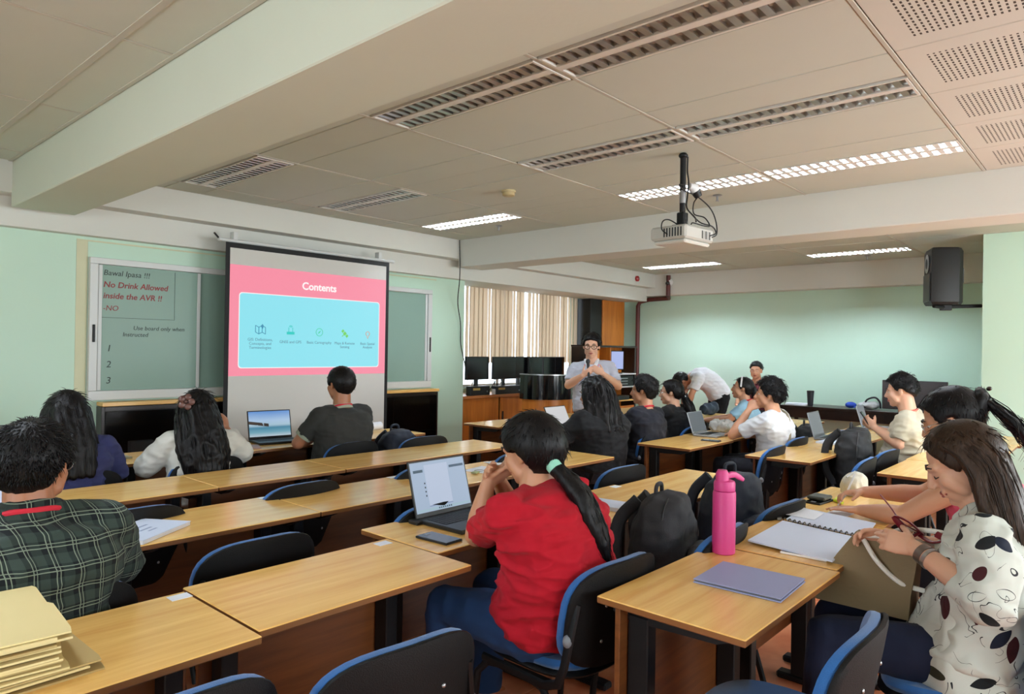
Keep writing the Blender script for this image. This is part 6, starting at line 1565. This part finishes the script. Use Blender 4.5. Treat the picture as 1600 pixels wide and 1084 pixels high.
o = MB(); o.cbox(-.035, -.02, 1.82, .035, .08, 1.874, .003); o.tube([(.0, .03, 1.85), (.10, -.10, 1.86)], .02, 10); spk2 = o.build('bracket_plate', M['blackmetal'], spk)
MB().tube([V((8.50, 1.46, 2.02)), V((8.75, 1.20, 2.035))], .02, 10).build('bracket_arm', M['blackmetal'], spk).matrix_parent_inverse = spk.matrix_basis.inverted()
MB().cbox(8.70, 1.1715, 1.96, 8.80, 1.182, 2.11, .003).build('wall_plate', M['blackmetal'], spk).matrix_parent_inverse = spk.matrix_basis.inverted()

# projector on its pole
pj = empty('projector', (4.03, 2.16, 0), R(-4), 'white projector hanging from the ceiling on a black pole with looped cables', 'projector')
M['projgrey'] = mat('projector shell', (190, 188, 180), .45)
MB().cbox(-.165, -.13, 2.20, .165, .13, 2.285, .012).build('shell', M['projgrey'], pj); MB().cbox(-.150, -.115, 2.175, .150, .115, 2.199, .010).build('top_shell', mat('projector lid', (214, 212, 204), .4), pj)
MB().cyl((.05, .131, 2.235), (.05, .15, 2.235), .032, .030, 20).build('lens', M['glossblack'], pj)
for k in range(5): MB().box(.02 + .022*k, -.1312, 2.215, .032 + .022*k, -.1302, 2.265).build('connector', M['steel'] if k % 2 else M['black'], pj)
for k in range(7): MB().box(-.1662, -.10 + .02*k, 2.215, -.1652, -.09 + .02*k, 2.27).build('vent_slot', M['darkgrey'], pj)
MB().cbox(-.05, -.05, 2.286, .05, .05, 2.31, .004).build('mount_plate', M['blackmetal'], pj); MB().cbox(-.028, -.028, 2.311, .028, .028, 2.39, .006).build('joint', M['blackmetal'], pj)
MB().cyl((0, 0, 2.391), (0, 0, 2.765), .019, n=14).build('pole', M['blackmetal'], pj); MB().cyl((0, 0, 2.45), (0, 0, 2.53), .021, n=14).build('pole_sleeve', M['steel'], pj); MB().ell((0, .0, 2.755), (.03, .03, .02), nu=12, nv=8).build('ceiling_collar', M['blackmetal'], pj)
rn = random.Random(3)
MB().tube(cat_rom([(.02, -.02, 2.75), (.035, -.01, 2.66), (.02, -.03, 2.58), (.04, -.01, 2.5), (.02, -.02, 2.42), (.05, -.06, 2.36), (.0, -.10, 2.32)], 30), .005, 6).build('cable', M['black'], pj)
MB().tube(cat_rom([(-.02, -.02, 2.56), (-.07, -.02, 2.555), (-.06, -.03, 2.53), (.0, -.03, 2.52), (.10, -.05, 2.50), (.20, -.08, 2.44), (.24, -.10, 2.36), (.22, -.12, 2.27), (.14, -.13, 2.235)], 40), .0042, 6).build('cable', M['black'], pj)
MB().tube(cat_rom([(-.02, 0, 2.30), (-.12, .02, 2.33), (-.19, .02, 2.31), (-.2, .02, 2.26), (-.166, 0, 2.23)], 24), .0042, 6).build('cable', M['black'], pj)
MB().tube(cat_rom([(.10, -.05, 2.50), (.05, -.05, 2.45), (.04, -.06, 2.38), (.10, -.10, 2.36), (.13, -.12, 2.31), (.06, -.12, 2.30), (-.05, -.11, 2.305), (-.09, -.12, 2.29)], 40), .0042, 6).build('cable', M['black'], pj)
MB().tube(cat_rom([(.0, -.04, 2.40), (.08, -.08, 2.33), (.16, -.12, 2.31), (.19, -.13, 2.27), (.11, -.131, 2.24)], 30), .0042, 6).build('cable', M['black'], pj)
MB().tube([(.03, -.03, 2.56), (.06, -.04, 2.555), (.075, -.045, 2.535)], [.02, .032, .032], 14).build('socket', M['white_pl'], pj); MB().tube([(.078, -.046, 2.533), (.10, -.055, 2.50)], [.031, .024], 14).build('plug', M['black'], pj)
